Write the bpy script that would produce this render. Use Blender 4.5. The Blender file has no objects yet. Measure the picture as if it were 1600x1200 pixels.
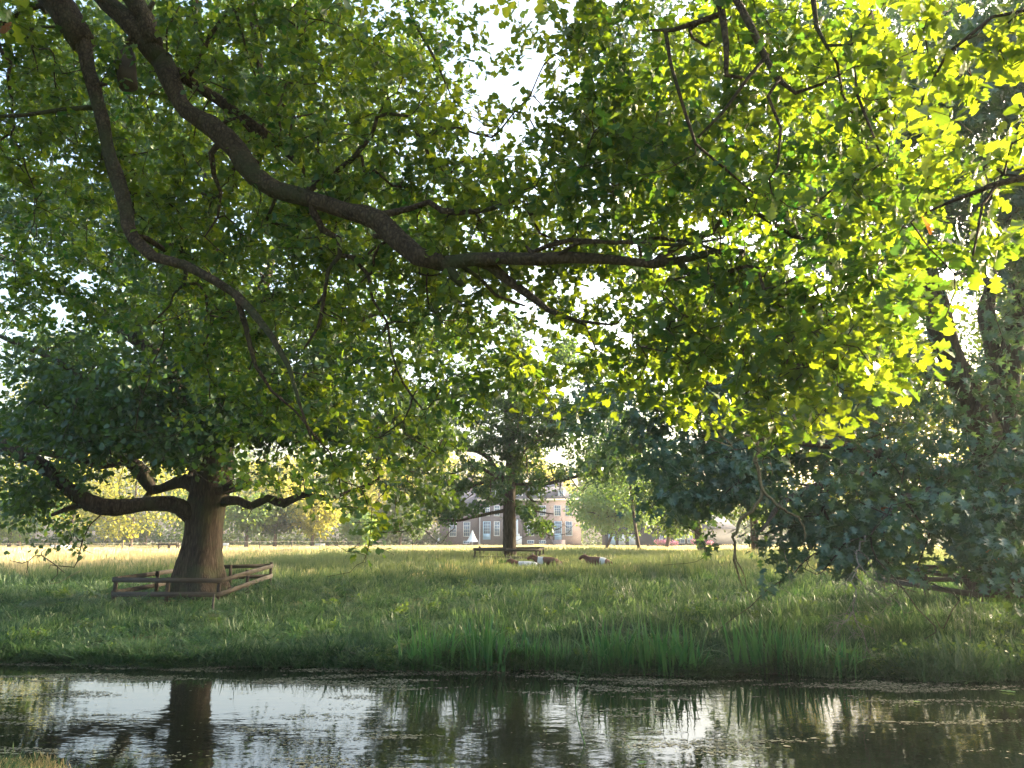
import bpy, bmesh, math, random
import numpy as np
from mathutils import Vector, Matrix, Quaternion

rng = np.random.default_rng(7)
random.seed(7)
R = math.radians
scene = bpy.context.scene
COL = scene.collection

# ------------------------------------------------------------------ camera
CAM_Z = 2.4
F = 1204.0
TANP = 243.0 / F
PITCH = math.atan(TANP)
CP, SP = math.cos(PITCH), math.sin(PITCH)
cam_d = bpy.data.cameras.new("camera")
cam = bpy.data.objects.new("camera", cam_d)
COL.objects.link(cam)
cam.location = (0, 0, CAM_Z)
cam.rotation_euler = (math.pi / 2 + PITCH, 0, 0)
cam_d.sensor_width = 36
cam_d.lens = F / 1600 * 36
cam_d.clip_start = 0.05
cam_d.clip_end = 2000
scene.camera = cam

# ------------------------------------------------------------------ sun, sky, exposure
SUN_AZ, SUN_EL = R(63), R(16.5)            # azimuth clockwise from the view direction (+Y)
sdir = Vector((math.sin(SUN_AZ) * math.cos(SUN_EL), math.cos(SUN_AZ) * math.cos(SUN_EL), math.sin(SUN_EL)))
sun_d = bpy.data.lights.new("sun", 'SUN')
sun_d.energy = 5.0
sun_d.angle = R(0.6)
sun_d.color = (1.0, 0.84, 0.58)
sun = bpy.data.objects.new("sun", sun_d)
COL.objects.link(sun)
sun.rotation_euler = sdir.to_track_quat('Z', 'Y').to_euler()
sun.location = (60, 40, 50)

world = bpy.data.worlds.new("World")
scene.world = world
world.use_nodes = True
wn = world.node_tree
wn.nodes.clear()
sky = wn.nodes.new("ShaderNodeTexSky")
sky.sky_type = 'NISHITA'
sky.sun_disc = False
sky.sun_elevation = SUN_EL
sky.sun_rotation = SUN_AZ
sky.air_density = 1.1
sky.dust_density = 7.0
sky.ozone_density = 1.3
bg = wn.nodes.new("ShaderNodeBackground")
bg.inputs[1].default_value = 0.15
wo = wn.nodes.new("ShaderNodeOutputWorld")
wn.links.new(sky.outputs[0], bg.inputs[0])
wn.links.new(bg.outputs[0], wo.inputs[0])

vs = scene.view_settings
vs.view_transform = 'Standard'
vs.look = 'None'
vs.gamma = 1
vs.use_curve_mapping = False
vs.exposure = 2.7

cy = scene.cycles
cy.max_bounces = 8
cy.diffuse_bounces = 3
cy.glossy_bounces = 3
cy.transmission_bounces = 4
cy.transparent_max_bounces = 6
cy.volume_bounces = 0
cy.use_denoising = True
cy.caustics_reflective = False
cy.caustics_refractive = False
cy.sample_clamp_indirect = 6.0

# ------------------------------------------------------------------ helpers
def at(px, py, D):
    """The point of the place seen at pixel (px, py) of the 1600x1200 photograph, D metres ahead of the camera."""
    u = (px - 800) / F
    v = (600 - py) / F
    s = D / (CP - v * SP)
    return np.array((u * s, D, CAM_Z + (SP + v * CP) * s))

def px_of(P):
    P = np.atleast_2d(P)
    y, z = P[:, 1], P[:, 2] - CAM_Z
    zc = y * CP + z * SP
    v = (-y * SP + z * CP) / zc
    return 800 + F * P[:, 0] / zc, 600 - F * v, zc

def setp(o, label=None, cat=None, group=None, kind=None):
    if label: o['label'] = label
    if cat: o['category'] = cat
    if group: o['group'] = group
    if kind: o['kind'] = kind
    return o

def empty(name, loc=(0, 0, 0), rz=0, **kw):
    o = bpy.data.objects.new(name, None)
    COL.objects.link(o)
    o.location = loc
    o.rotation_euler = (0, 0, rz)
    o.empty_display_size = 0.2
    return setp(o, **kw)

def mesh_np(name, V, faces, k):
    """faces: (M,k) int array."""
    me = bpy.data.meshes.new(name)
    V = np.asarray(V, dtype=np.float32)
    faces = np.asarray(faces, dtype=np.int32)
    me.vertices.add(len(V))
    me.vertices.foreach_set("co", V.ravel())
    me.loops.add(faces.size)
    me.loops.foreach_set("vertex_index", faces.ravel())
    me.polygons.add(len(faces))
    me.polygons.foreach_set("loop_start", np.arange(0, faces.size, k, dtype=np.int32))
    me.update(calc_edges=True)
    return me

def link(name, me, mat=None, parent=None, smooth=False, **kw):
    o = bpy.data.objects.new(name, me)
    COL.objects.link(o)
    if mat is not None and len(me.materials) == 0:
        me.materials.append(mat)
    if smooth:
        me.polygons.foreach_set("use_smooth", np.ones(len(me.polygons), dtype=bool))
    if parent is not None:
        o.parent = parent
        if parent.parent is None:
            o.matrix_parent_inverse = Matrix.Identity(4)
    return setp(o, **kw)

def catmull(P, step):
    P = [np.asarray(p, float) for p in P]
    ext = [2 * P[0] - P[1]] + P + [2 * P[-1] - P[-2]]
    out, tt = [], []
    for i in range(1, len(ext) - 2):
        a, b, c, d = ext[i - 1], ext[i], ext[i + 1], ext[i + 2]
        n = max(1, int(np.linalg.norm(c - b) / step))
        for j in range(n):
            t = j / n
            out.append(0.5 * (2 * b + (c - a) * t + (2 * a - 5 * b + 4 * c - d) * t * t + (3 * b - a - 3 * c + d) * t ** 3))
            tt.append(i - 1 + t)
    out.append(P[-1]); tt.append(len(P) - 1)
    return np.array(out), np.array(tt)

def tube(P, r, k=6, cap=True, rough=0.0):
    """Tube along points P with radii r -> verts, quads."""
    P = np.asarray(P, float); r = np.asarray(r, float)
    n = len(P)
    T = np.gradient(P, axis=0)
    T /= np.linalg.norm(T, axis=1)[:, None] + 1e-9
    up = np.array((0, 0, 1.0)) if abs(T[0][2]) < 0.9 else np.array((1.0, 0, 0))
    N = np.cross(T[0], up); N /= np.linalg.norm(N)
    V = np.empty((n, k, 3))
    ang = np.arange(k) * 2 * math.pi / k
    ca, sa = np.cos(ang)[:, None], np.sin(ang)[:, None]
    for i in range(n):
        N = N - T[i] * N.dot(T[i]); N /= np.linalg.norm(N) + 1e-9
        B = np.cross(T[i], N)
        rr = r[i]
        if rough:
            rr = r[i] * (1 + rough * (rng.random((k, 1)) - .5))
        V[i] = P[i] + rr * (ca * N + sa * B)
    idx = np.arange(n * k).reshape(n, k)
    a = idx[:-1]; b = idx[1:]
    q = np.stack([a, np.roll(a, -1, 1), np.roll(b, -1, 1), b], -1).reshape(-1, 4)
    V = V.reshape(-1, 3)
    if cap:
        c = len(V)
        V = np.vstack([V, P[-1:] + T[-1] * r[-1] * .3])
        e = idx[-1]
        f = np.stack([e, np.roll(e, -1), np.full(k, c), np.full(k, c)], -1)
        return V, q, np.stack([e, np.roll(e, -1), np.full(k, c)], -1)
    return V, q, None

class Geo:
    """Collects triangles/quads (everything as triangles)."""
    def __init__(s): s.V = []; s.Fc = []; s.n = 0
    def add(s, V, Fq=None, Ft=None):
        V = np.asarray(V, float)
        if Fq is not None and len(Fq):
            Fq = np.asarray(Fq)
            s.Fc.append(np.vstack([Fq[:, [0, 1, 2]], Fq[:, [0, 2, 3]]]) + s.n)
        if Ft is not None and len(Ft):
            s.Fc.append(np.asarray(Ft) + s.n)
        s.V.append(V); s.n += len(V)
    def tube(s, P, r, k=6, rough=0.0):
        s.add(*tube(P, r, k, True, rough))
    def box(s, x0, x1, y0, y1, z0, z1, M=None):
        V = np.array([(x, y, z) for z in (z0, z1) for y in (y0, y1) for x in (x0, x1)], float)
        if M is not None:
            V = V @ np.array(M.to_3x3()).T + np.array(M.translation)
        q = [(0, 2, 3, 1), (4, 5, 7, 6), (0, 1, 5, 4), (2, 6, 7, 3), (0, 4, 6, 2), (1, 3, 7, 5)]
        s.add(V, np.array(q))
    def build(s, name, mat, parent=None, smooth=False, **kw):
        me = mesh_np(name, np.vstack(s.V), np.vstack(s.Fc), 3)
        return link(name, me, mat, parent, smooth, **kw)

def unit(a):
    return a / (np.linalg.norm(a, axis=-1, keepdims=True) + 1e-9)

# ------------------------------------------------------------------ materials
def newmat(name):
    m = bpy.data.materials.new(name)
    m.use_nodes = True
    m.node_tree.nodes.clear()
    return m, m.node_tree.nodes, m.node_tree.links

def ramp(nodes, stops):
    n = nodes.new("ShaderNodeValToRGB")
    cr = n.color_ramp
    while len(cr.elements) < len(stops):
        cr.elements.new(0.5)
    for e, (p, c) in zip(cr.elements, stops):
        e.position = p
        e.color = (*c, 1)
    return n

def leaf_mat(name, c_lo, c_hi, t_lo, t_hi, trans=0.45, rough=0.45, spec=0.4, patch=0.35, vein=False):
    """Thin leaf: reflecting face plus light let through; colour differs from leaf to leaf and from branch to branch."""
    m, N, L = newmat(name)
    geo = N.new("ShaderNodeNewGeometry")
    oi = N.new("ShaderNodeObjectInfo")
    add = N.new("ShaderNodeMath"); add.operation = 'ADD'
    L.new(geo.outputs['Random Per Island'], add.inputs[0]); L.new(oi.outputs['Random'], add.inputs[1])
    fr = N.new("ShaderNodeMath"); fr.operation = 'FRACT'; L.new(add.outputs[0], fr.inputs[0])
    nz = N.new("ShaderNodeTexNoise"); nz.inputs['Scale'].default_value = patch; nz.inputs['Detail'].default_value = 3
    L.new(geo.outputs['Position'], nz.inputs['Vector'])
    mx = N.new("ShaderNodeMath"); mx.operation = 'MULTIPLY_ADD'
    L.new(nz.outputs['Fac'], mx.inputs[0]); mx.inputs[1].default_value = 1.1; mx.inputs[2].default_value = -0.3
    av = N.new("ShaderNodeMath"); av.operation = 'MULTIPLY_ADD'; av.inputs[1].default_value = 0.6
    L.new(fr.outputs[0], av.inputs[0])
    L.new(mx.outputs[0], av.inputs[2])
    cl = N.new("ShaderNodeClamp"); L.new(av.outputs[0], cl.inputs[0])
    r1 = ramp(N, [(0.1, c_lo), (0.85, c_hi)]); r2 = ramp(N, [(0.1, t_lo), (0.85, t_hi)])
    L.new(cl.outputs[0], r1.inputs[0]); L.new(cl.outputs[0], r2.inputs[0])
    c1, c2 = r1.outputs[0], r2.outputs[0]
    if vein:                                  # single leaf: x runs across it, y from stalk to tip
        tc = N.new("ShaderNodeTexCoord"); sp = N.new("ShaderNodeSeparateXYZ"); L.new(tc.outputs['Object'], sp.inputs[0])
        def mth(op, a, b=None, c=None):
            n = N.new("ShaderNodeMath"); n.operation = op
            for i_, v_ in enumerate((a, b, c)):
                if v_ is None: continue
                if isinstance(v_, (int, float)): n.inputs[i_].default_value = v_
                else: L.new(v_, n.inputs[i_])
            return n.outputs[0]
        ax = mth('ABSOLUTE', sp.outputs[0])
        rib = mth('LESS_THAN', ax, .016)
        side = mth('LESS_THAN', mth('FRACT', mth('MULTIPLY', mth('SUBTRACT', sp.outputs[1], mth('MULTIPLY', ax, .85)), 7.5)), .11)
        nb = N.new("ShaderNodeTexNoise"); nb.inputs['Scale'].default_value = 5; nb.inputs['Detail'].default_value = 4; L.new(tc.outputs['Object'], nb.inputs['Vector'])
        vv = mth('MAXIMUM', rib, mth('MULTIPLY', side, .6))
        fac = mth('ADD', mth('MULTIPLY', vv, .45), mth('MULTIPLY_ADD', nb.outputs['Fac'], .9, -.38))
        for nm, dk in (("c1", (.10, .16, .06, 1)), ("c2", (.17, .24, .012, 1))):
            mm = N.new("ShaderNodeMix"); mm.data_type = 'RGBA'; mm.clamp_factor = True
            L.new(fac, mm.inputs[0]); L.new(c1 if nm == "c1" else c2, mm.inputs[6]); mm.inputs[7].default_value = dk
            if nm == "c1": c1 = mm.outputs[2]
            else: c2 = mm.outputs[2]
    p = N.new("ShaderNodeBsdfPrincipled")
    p.inputs['Roughness'].default_value = rough
    p.inputs['Specular IOR Level'].default_value = spec
    L.new(c1, p.inputs['Base Color'])
    t = N.new("ShaderNodeBsdfTranslucent"); L.new(c2, t.inputs[0])
    mix = N.new("ShaderNodeMixShader"); mix.inputs[0].default_value = trans
    L.new(p.outputs[0], mix.inputs[1]); L.new(t.outputs[0], mix.inputs[2])
    o = N.new("ShaderNodeOutputMaterial"); L.new(mix.outputs[0], o.inputs[0])
    return m

def bark_mat(name, lo, hi, scale=6.0, stretch=0.25, bump=0.6, moss=None):
    m, N, L = newmat(name)
    geo = N.new("ShaderNodeNewGeometry")
    mp = N.new("ShaderNodeMapping"); mp.inputs['Scale'].default_value = (1, 1, stretch)
    L.new(geo.outputs['Position'], mp.inputs['Vector'])
    nz = N.new("ShaderNodeTexNoise"); nz.inputs['Scale'].default_value = scale; nz.inputs['Detail'].default_value = 8; nz.inputs['Roughness'].default_value = .7
    L.new(mp.outputs[0], nz.inputs['Vector'])
    vo = N.new("ShaderNodeTexVoronoi"); vo.feature = 'DISTANCE_TO_EDGE'; vo.inputs['Scale'].default_value = scale * 1.8
    L.new(mp.outputs[0], vo.inputs['Vector'])
    mul = N.new("ShaderNodeMath"); mul.operation = 'MULTIPLY_ADD'; mul.inputs[1].default_value = 0.9
    L.new(vo.outputs[0], mul.inputs[0]); L.new(nz.outputs['Fac'], mul.inputs[2])
    r = ramp(N, [(0.35, lo), (0.85, hi)]); L.new(mul.outputs[0], r.inputs[0])
    colsock = r.outputs[0]
    if moss:
        n2 = N.new("ShaderNodeTexNoise"); n2.inputs['Scale'].default_value = 1.3; n2.inputs['Detail'].default_value = 5
        L.new(geo.outputs['Position'], n2.inputs['Vector'])
        r3 = ramp(N, [(0.48, (0, 0, 0)), (0.66, (1, 1, 1))]); L.new(n2.outputs['Fac'], r3.inputs[0])
        mc = N.new("ShaderNodeMix"); mc.data_type = 'RGBA'
        L.new(r3.outputs[0], mc.inputs[0]); L.new(colsock, mc.inputs[6]); mc.inputs[7].default_value = (*moss, 1)
        colsock = mc.outputs[2]
    b = N.new("ShaderNodeBump"); b.inputs['Strength'].default_value = bump; b.inputs['Distance'].default_value = 0.03
    L.new(mul.outputs[0], b.inputs['Height'])
    p = N.new("ShaderNodeBsdfPrincipled"); p.inputs['Roughness'].default_value = .9; p.inputs['Specular IOR Level'].default_value = .2
    L.new(colsock, p.inputs['Base Color']); L.new(b.outputs[0], p.inputs['Normal'])
    o = N.new("ShaderNodeOutputMaterial"); L.new(p.outputs[0], o.inputs[0])
    return m

def plain_mat(name, col, rough=.7, var=.25, scale=8., spec=.3, bump=0.1, coords='Object', stretch=(1, 1, 1)):
    m, N, L = newmat(name)
    tc = N.new("ShaderNodeTexCoord")
    mp = N.new("ShaderNodeMapping"); mp.inputs['Scale'].default_value = stretch
    L.new(tc.outputs[coords], mp.inputs['Vector'])
    nz = N.new("ShaderNodeTexNoise"); nz.inputs['Scale'].default_value = scale; nz.inputs['Detail'].default_value = 6
    L.new(mp.outputs[0], nz.inputs['Vector'])
    c = np.array(col)
    r = ramp(N, [(0.25, tuple(c * (1 - var))), (0.75, tuple(np.minimum(c * (1 + var), 0.9)))])
    L.new(nz.outputs['Fac'], r.inputs[0])
    p = N.new("ShaderNodeBsdfPrincipled"); p.inputs['Roughness'].default_value = rough; p.inputs['Specular IOR Level'].default_value = spec
    L.new(r.outputs[0], p.inputs['Base Color'])
    if bump:
        b = N.new("ShaderNodeBump"); b.inputs['Strength'].default_value = bump; b.inputs['Distance'].default_value = .02
        L.new(nz.outputs['Fac'], b.inputs['Height']); L.new(b.outputs[0], p.inputs['Normal'])
    o = N.new("ShaderNodeOutputMaterial"); L.new(p.outputs[0], o.inputs[0])
    return m

def blade_mat(name, base_lo, base_hi, tip, t_mul=1.6, trans=.4, patch=.25, rough=.5):
    """Grass blade: attribute 'tip' runs 0..1 along the blade; the seed-head end is straw coloured."""
    m, N, L = newmat(name)
    geo = N.new("ShaderNodeNewGeometry"); oi = N.new("ShaderNodeObjectInfo")
    at_ = N.new("ShaderNodeAttribute"); at_.attribute_name = "tip"
    nz = N.new("ShaderNodeTexNoise"); nz.inputs['Scale'].default_value = patch; nz.inputs['Detail'].default_value = 5
    L.new(geo.outputs['Position'], nz.inputs['Vector'])
    a1 = N.new("ShaderNodeMath"); a1.operation = 'ADD'; L.new(geo.outputs['Random Per Island'], a1.inputs[0]); L.new(oi.outputs['Random'], a1.inputs[1])
    f1 = N.new("ShaderNodeMath"); f1.operation = 'FRACT'; L.new(a1.outputs[0], f1.inputs[0])
    a2 = N.new("ShaderNodeMath"); a2.operation = 'MULTIPLY_ADD'; a2.inputs[1].default_value = .45; a2.inputs[2].default_value = -.2; L.new(f1.outputs[0], a2.inputs[0])
    a3 = N.new("ShaderNodeMath"); a3.operation = 'ADD'; a3.use_clamp = True; L.new(nz.outputs['Fac'], a3.inputs[0]); L.new(a2.outputs[0], a3.inputs[1])
    r = ramp(N, [(0.3, base_lo), (0.7, base_hi)]); L.new(a3.outputs[0], r.inputs[0])
    mc = N.new("ShaderNodeMix"); mc.data_type = 'RGBA'
    L.new(at_.outputs['Fac'], mc.inputs[0]); L.new(r.outputs[0], mc.inputs[6]); mc.inputs[7].default_value = (*tip, 1)
    p = N.new("ShaderNodeBsdfPrincipled"); p.inputs['Roughness'].default_value = rough; p.inputs['Specular IOR Level'].default_value = .3
    L.new(mc.outputs[2], p.inputs['Base Color'])
    bc = N.new("ShaderNodeMix"); bc.data_type = 'RGBA'; bc.blend_type = 'MULTIPLY'; bc.inputs[0].default_value = 1
    L.new(mc.outputs[2], bc.inputs[6]); bc.inputs[7].default_value = (t_mul, t_mul, t_mul * .6, 1)
    t = N.new("ShaderNodeBsdfTranslucent"); L.new(bc.outputs[2], t.inputs[0])
    mix = N.new("ShaderNodeMixShader"); mix.inputs[0].default_value = trans
    L.new(p.outputs[0], mix.inputs[1]); L.new(t.outputs[0], mix.inputs[2])
    o = N.new("ShaderNodeOutputMaterial"); L.new(mix.outputs[0], o.inputs[0])
    return m

M_OAK = leaf_mat("oak_leaf", (.012, .058, .020), (.038, .105, .030), (.030, .150, .016), (.325, .405, .012), trans=.47, rough=.42, spec=.45, patch=.6)
M_OAK_VEINED = leaf_mat("veined_oak_leaf", (.012, .058, .020), (.038, .105, .030), (.030, .150, .016), (.325, .405, .012), trans=.47, rough=.42, spec=.45, patch=.6, vein=True)
M_REDOAK = leaf_mat("red_oak_leaf", (.026, .080, .062), (.060, .138, .100), (.06, .16, .03), (.2, .3, .03), trans=.28, rough=.42, spec=.6, patch=.4)
M_REDOAK_VEINED = leaf_mat("veined_red_oak_leaf", (.026, .080, .062), (.060, .138, .100), (.06, .16, .03), (.2, .3, .03), trans=.28, rough=.42, spec=.6, patch=.4, vein=True)
M_OLDOAK = leaf_mat("old_oak_leaf", (.012, .044, .026), (.038, .094, .040), (.08, .17, .015), (.20, .30, .02), trans=.34, rough=.45, spec=.4, patch=.25)
M_MIDOAK = leaf_mat("mid_oak_leaf", (.018, .060, .036), (.042, .108, .052), (.08, .17, .02), (.2, .3, .03), trans=.38, rough=.45, spec=.4, patch=.25)
M_GOLD = leaf_mat("sunlit_gold_leaf", (.11, .15, .03), (.22, .22, .04), (.40, .40, .04), (.62, .55, .06), trans=.5, patch=.25)  # the yellow of sunlit crowns is put into the leaf colour
M_GREEN = leaf_mat("fresh_leaf", (.055, .125, .035), (.11, .19, .05), (.16, .28, .03), (.34, .4, .04), trans=.45, patch=.25)
M_MINT = leaf_mat("pale_leaf", (.09, .21, .08), (.15, .27, .09), (.25, .45, .08), (.45, .52, .07), trans=.45, patch=.25)
M_WOOD = leaf_mat("woodland_leaf", (.035, .075, .035), (.07, .115, .045), (.1, .18, .03), (.22, .26, .04), trans=.4, patch=.12)
M_DARK = leaf_mat("dark_leaf", (.018, .05, .018), (.045, .095, .025), (.07, .16, .015), (.22, .3, .02), trans=.38, patch=.25)
M_BARK_O = bark_mat("oak_bark_near", (.011, .008, .006), (.085, .062, .045), scale=13, stretch=.6, bump=1.0, moss=(.042, .048, .024))
M_BARK_A = bark_mat("oak_bark_old", (.016, .012, .009), (.095, .074, .055), scale=7, stretch=.16, bump=.9, moss=(.06, .065, .035))
M_BARK_B = bark_mat("oak_bark_mid", (.035, .028, .02), (.12, .095, .07), scale=6, stretch=.16)
M_BARK_R = bark_mat("red_oak_bark", (.03, .026, .02), (.095, .08, .06), scale=6, stretch=.2)
M_BARK_F = bark_mat("far_bark", (.05, .04, .03), (.14, .1, .075), scale=4, stretch=.2, bump=.2)
M_LICHEN = bark_mat("lichened_dead_bark", (.06, .05, .026), (.17, .15, .085), scale=16, stretch=.5)
M_DEAD = bark_mat("grey_dead_bark", (.07, .065, .05), (.24, .225, .19), scale=20, stretch=.5)
M_RAIL = plain_mat("weathered_wood", (.078, .067, .054), .85, .45, 5, bump=.3, stretch=(.4, .4, 3))
M_RAIL_DARK = plain_mat("dark_wood", (.06, .045, .033), .85, .4, 6, bump=.3)
M_GRASS = blade_mat("bank_grass", (.010, .042, .016), (.052, .108, .044), (.095, .14, .07), patch=.9)
M_HAY = blade_mat("meadow_grass", (.022, .078, .028), (.06, .125, .05), (.17, .20, .10), patch=.12)
M_STRAW = blade_mat("seeding_meadow_grass", (.05, .10, .035), (.11, .15, .06), (.42, .35, .23), patch=.12)
M_DRY = blade_mat("dry_bank_grass", (.18, .14, .07), (.32, .26, .14), (.4, .32, .18), patch=1.)
M_IRIS = blade_mat("iris_blade", (.034, .130, .045), (.09, .205, .068), (.24, .24, .09), patch=1.2, rough=.35)
M_WEED = leaf_mat("weed_leaf", (.04, .095, .025), (.08, .15, .04), (.12, .24, .02), (.25, .34, .03), trans=.35, patch=.8)
M_RUST = leaf_mat("withered_leaf", (.16, .06, .02), (.26, .10, .03), (.4, .14, .03), (.5, .2, .04), trans=.4)
M_WHITE = plain_mat("white_paint", (.72, .72, .70), .6, .08, 3, bump=0)

# ------------------------------------------------------------------ ground
def far_edge(x): return 15.2 - 0.10 * x + 0.16 * np.sin(x * 1.3 + 1) + 0.10 * np.sin(x * 3.1)
def near_edge(x): return 7.95 - .55 * np.clip(x + 4.2, 0, 1.9) - .12 * (np.clip(x, -14, 14) + 5) * .6 + .12 * np.sin(x * 2.3) + .06 * np.sin(x * 5.7)
def ground_z(x, y):
    x = np.asarray(x, float); y = np.asarray(y, float)
    d = y - far_edge(x)
    zf = np.interp(d, [-40, -3, -1, -.25, .05, .5, 3, 10, 20, 30, 45, 300], [-.9, -.9, -.5, -.2, .05, .17, .24, .42, .70, .93, 1.0, 1.0])
    zf = zf + np.where(d > 1, 0.05 * np.sin(x * .55 + y * .2) * np.sin(y * .43 + 1) + .03 * np.sin(x * 1.7 + 2) * np.sin(y * 1.3), 0)
    e = near_edge(x) - y
    zn = np.interp(e, [-3, -.8, -.15, .1, .7, 3, 8, 30], [-.9, -.5, -.1, .12, .5, .62, .78, .8])
    return np.where(y < 10.5, zn, zf)

def build_ground():
    def axis(pos, neg):
        return np.array(sorted(set(neg) | set(pos)))
    ys = np.concatenate([np.linspace(-45, 3, 18), np.linspace(3.3, 10, 40), np.linspace(10.4, 13, 6), np.linspace(13.1, 19, 60), np.geomspace(19.3, 80, 70), np.geomspace(83, 430, 40)])
    xs1 = np.concatenate([np.linspace(0, 26, 105), np.geomspace(26.5, 330, 45)])
    xs = np.concatenate([-xs1[:0:-1], xs1])
    X, Y = np.meshgrid(xs, ys)
    Z = ground_z(X, Y)
    V = np.stack([X, Y, Z], -1).reshape(-1, 3)
    idx = np.arange(X.size).reshape(X.shape)
    q = np.stack([idx[:-1, :-1], idx[:-1, 1:], idx[1:, 1:], idx[1:, :-1]], -1).reshape(-1, 4)
    m, N, L = newmat("meadow_soil")
    geo = N.new("ShaderNodeNewGeometry")
    sx = N.new("ShaderNodeSeparateXYZ"); L.new(geo.outputs['Position'], sx.inputs[0])
    nz = N.new("ShaderNodeTexNoise"); nz.inputs['Scale'].default_value = .5; nz.inputs['Detail'].default_value = 9
    L.new(geo.outputs['Position'], nz.inputs['Vector'])
    r = ramp(N, [(0.3, (.045, .07, .02)), (.5, (.08, .105, .035)), (.7, (.15, .14, .06))]); L.new(nz.outputs['Fac'], r.inputs[0])
    n2 = N.new("ShaderNodeTexNoise"); n2.inputs['Scale'].default_value = 6; n2.inputs['Detail'].default_value = 6
    L.new(geo.outputs['Position'], n2.inputs['Vector'])
    ad = N.new("ShaderNodeMath"); ad.operation = 'MULTIPLY_ADD'; ad.inputs[1].default_value = .25; L.new(n2.outputs['Fac'], ad.inputs[0]); L.new(sx.outputs[2], ad.inputs[2])
    mr = N.new("ShaderNodeMapRange"); mr.inputs[1].default_value = .22; mr.inputs[2].default_value = .36; L.new(ad.outputs[0], mr.inputs[0])
    mc = N.new("ShaderNodeMix"); mc.data_type = 'RGBA'; L.new(mr.outputs[0], mc.inputs[0])
    mc.inputs[6].default_value = (.05, .036, .022, 1); L.new(r.outputs[0], mc.inputs[7])
    b = N.new("ShaderNodeBump"); b.inputs['Strength'].default_value = .8; b.inputs['Distance'].default_value = .08; L.new(n2.outputs['Fac'], b.inputs['Height'])
    p = N.new("ShaderNodeBsdfPrincipled"); p.inputs['Roughness'].default_value = .95; p.inputs['Specular IOR Level'].default_value = .1
    L.new(mc.outputs[2], p.inputs['Base Color']); L.new(b.outputs[0], p.inputs['Normal'])
    o = N.new("ShaderNodeOutputMaterial"); L.new(p.outputs[0], o.inputs[0])
    link("meadow_ground", mesh_np("meadow_ground", V, q, 4), m, smooth=True, kind='structure')

def build_water():
    m, N, L = newmat("pond_water")
    geo = N.new("ShaderNodeNewGeometry")
    mp = N.new("ShaderNodeMapping"); mp.inputs['Scale'].default_value = (1.0, 1.6, 1)
    L.new(geo.outputs['Position'], mp.inputs['Vector'])
    nz = N.new("ShaderNodeTexNoise"); nz.inputs['Scale'].default_value = 2.6; nz.inputs['Detail'].default_value = 3; nz.inputs['Roughness'].default_value = .5
    L.new(mp.outputs[0], nz.inputs['Vector'])
    b = N.new("ShaderNodeBump"); b.inputs['Strength'].default_value = .055; b.inputs['Distance'].default_value = .05
    L.new(nz.outputs['Fac'], b.inputs['Height'])
    p = N.new("ShaderNodeBsdfPrincipled")
    p.inputs['Base Color'].default_value = (.007, .010, .006, 1)
    p.inputs['Roughness'].default_value = .035
    p.inputs['IOR'].default_value = 1.333
    L.new(b.outputs[0], p.inputs['Normal'])
    o = N.new("ShaderNodeOutputMaterial"); L.new(p.outputs[0], o.inputs[0])
    V = [(-120, 3, 0), (120, 3, 0), (120, 30, 0), (-120, 30, 0)]
    xs = np.linspace(-40, 40, 81); 
    top = np.stack([xs, far_edge(xs) + .6, 0 * xs], -1); bot = np.stack([xs, near_edge(xs) - .6, 0 * xs], -1)
    V = np.vstack([bot, top]); n = len(xs)
    q = np.array([(i, i + 1, n + i + 1, n + i) for i in range(n - 1)])
    link("canal_water", mesh_np("canal_water", V, q, 4), m, kind='structure')

# ------------------------------------------------------------------ leaf templates (x across, y along, z normal)
def tmpl(outline, fold=0.12, ribs=None):
    """outline: half outline [(x,y)...] from stalk to tip; mirrored; folded along the midrib."""
    h = outline
    ys = [p[1] for p in h]
    mid = [(0, y, 0) for y in ys]
    n = len(h)
    V = mid + [(x, y, fold * abs(x) + .06 * math.sin(y * 3)) for x, y in h] + [(-x, y, fold * abs(x) + .06 * math.sin(y * 3)) for x, y in h]
    T = []
    for i in range(n - 1):
        for off, fl in ((n, False), (2 * n, True)):
            a, b, c, d = i, i + 1, off + i + 1, off + i
            if h[i][0] > 1e-6 and h[i + 1][0] > 1e-6:
                tr = [(a, c, b), (a, d, c)]
            elif h[i][0] > 1e-6:
                tr = [(a, d, b)]
            else:
                tr = [(a, c, b)]
            if fl: tr = [t[::-1] for t in tr]
            T += tr
    V = np.array(V, float); T = np.array(T)
    used = np.unique(T); remap = -np.ones(len(V), int); remap[used] = np.arange(len(used))
    return V[used], remap[T]

T_OAK = tmpl([(0, 0), (.07, .10), (.22, .25), (.12, .36), (.34, .50), (.17, .61), (.40, .75), (.22, .85), (.2, .95), (0, 1.0)])
T_OAK2 = tmpl([(0, 0), (.09, .15), (.28, .31), (.14, .43), (.40, .62), (.20, .73), (.27, .90), (0, 1.0)], fold=.25)
T_OAK3 = tmpl([(0, 0), (.05, .08), (.18, .20), (.10, .31), (.30, .44), (.16, .55), (.38, .68), (.20, .79), (.26, .90), (0, 1.0)], fold=-.15)
T_OAKM = tmpl([(0, 0), (.26, .30), (.15, .45), (.40, .70), (.2, .93), (0, 1.0)], fold=.2)
T_RED = tmpl([(0, 0), (.03, .15), (.26, .24), (.09, .33), (.42, .56), (.11, .60), (.32, .86), (.08, .83), (0, 1.0)], fold=.18)
T_RED2 = tmpl([(0, 0), (.03, .18), (.22, .20), (.09, .34), (.38, .48), (.11, .58), (.34, .80), (.08, .80), (0, 1.0)], fold=-.2)
T_REDM = tmpl([(0, 0), (.30, .26), (.10, .40), (.44, .64), (.12, .68), (0, 1.0)], fold=.15)
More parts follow.
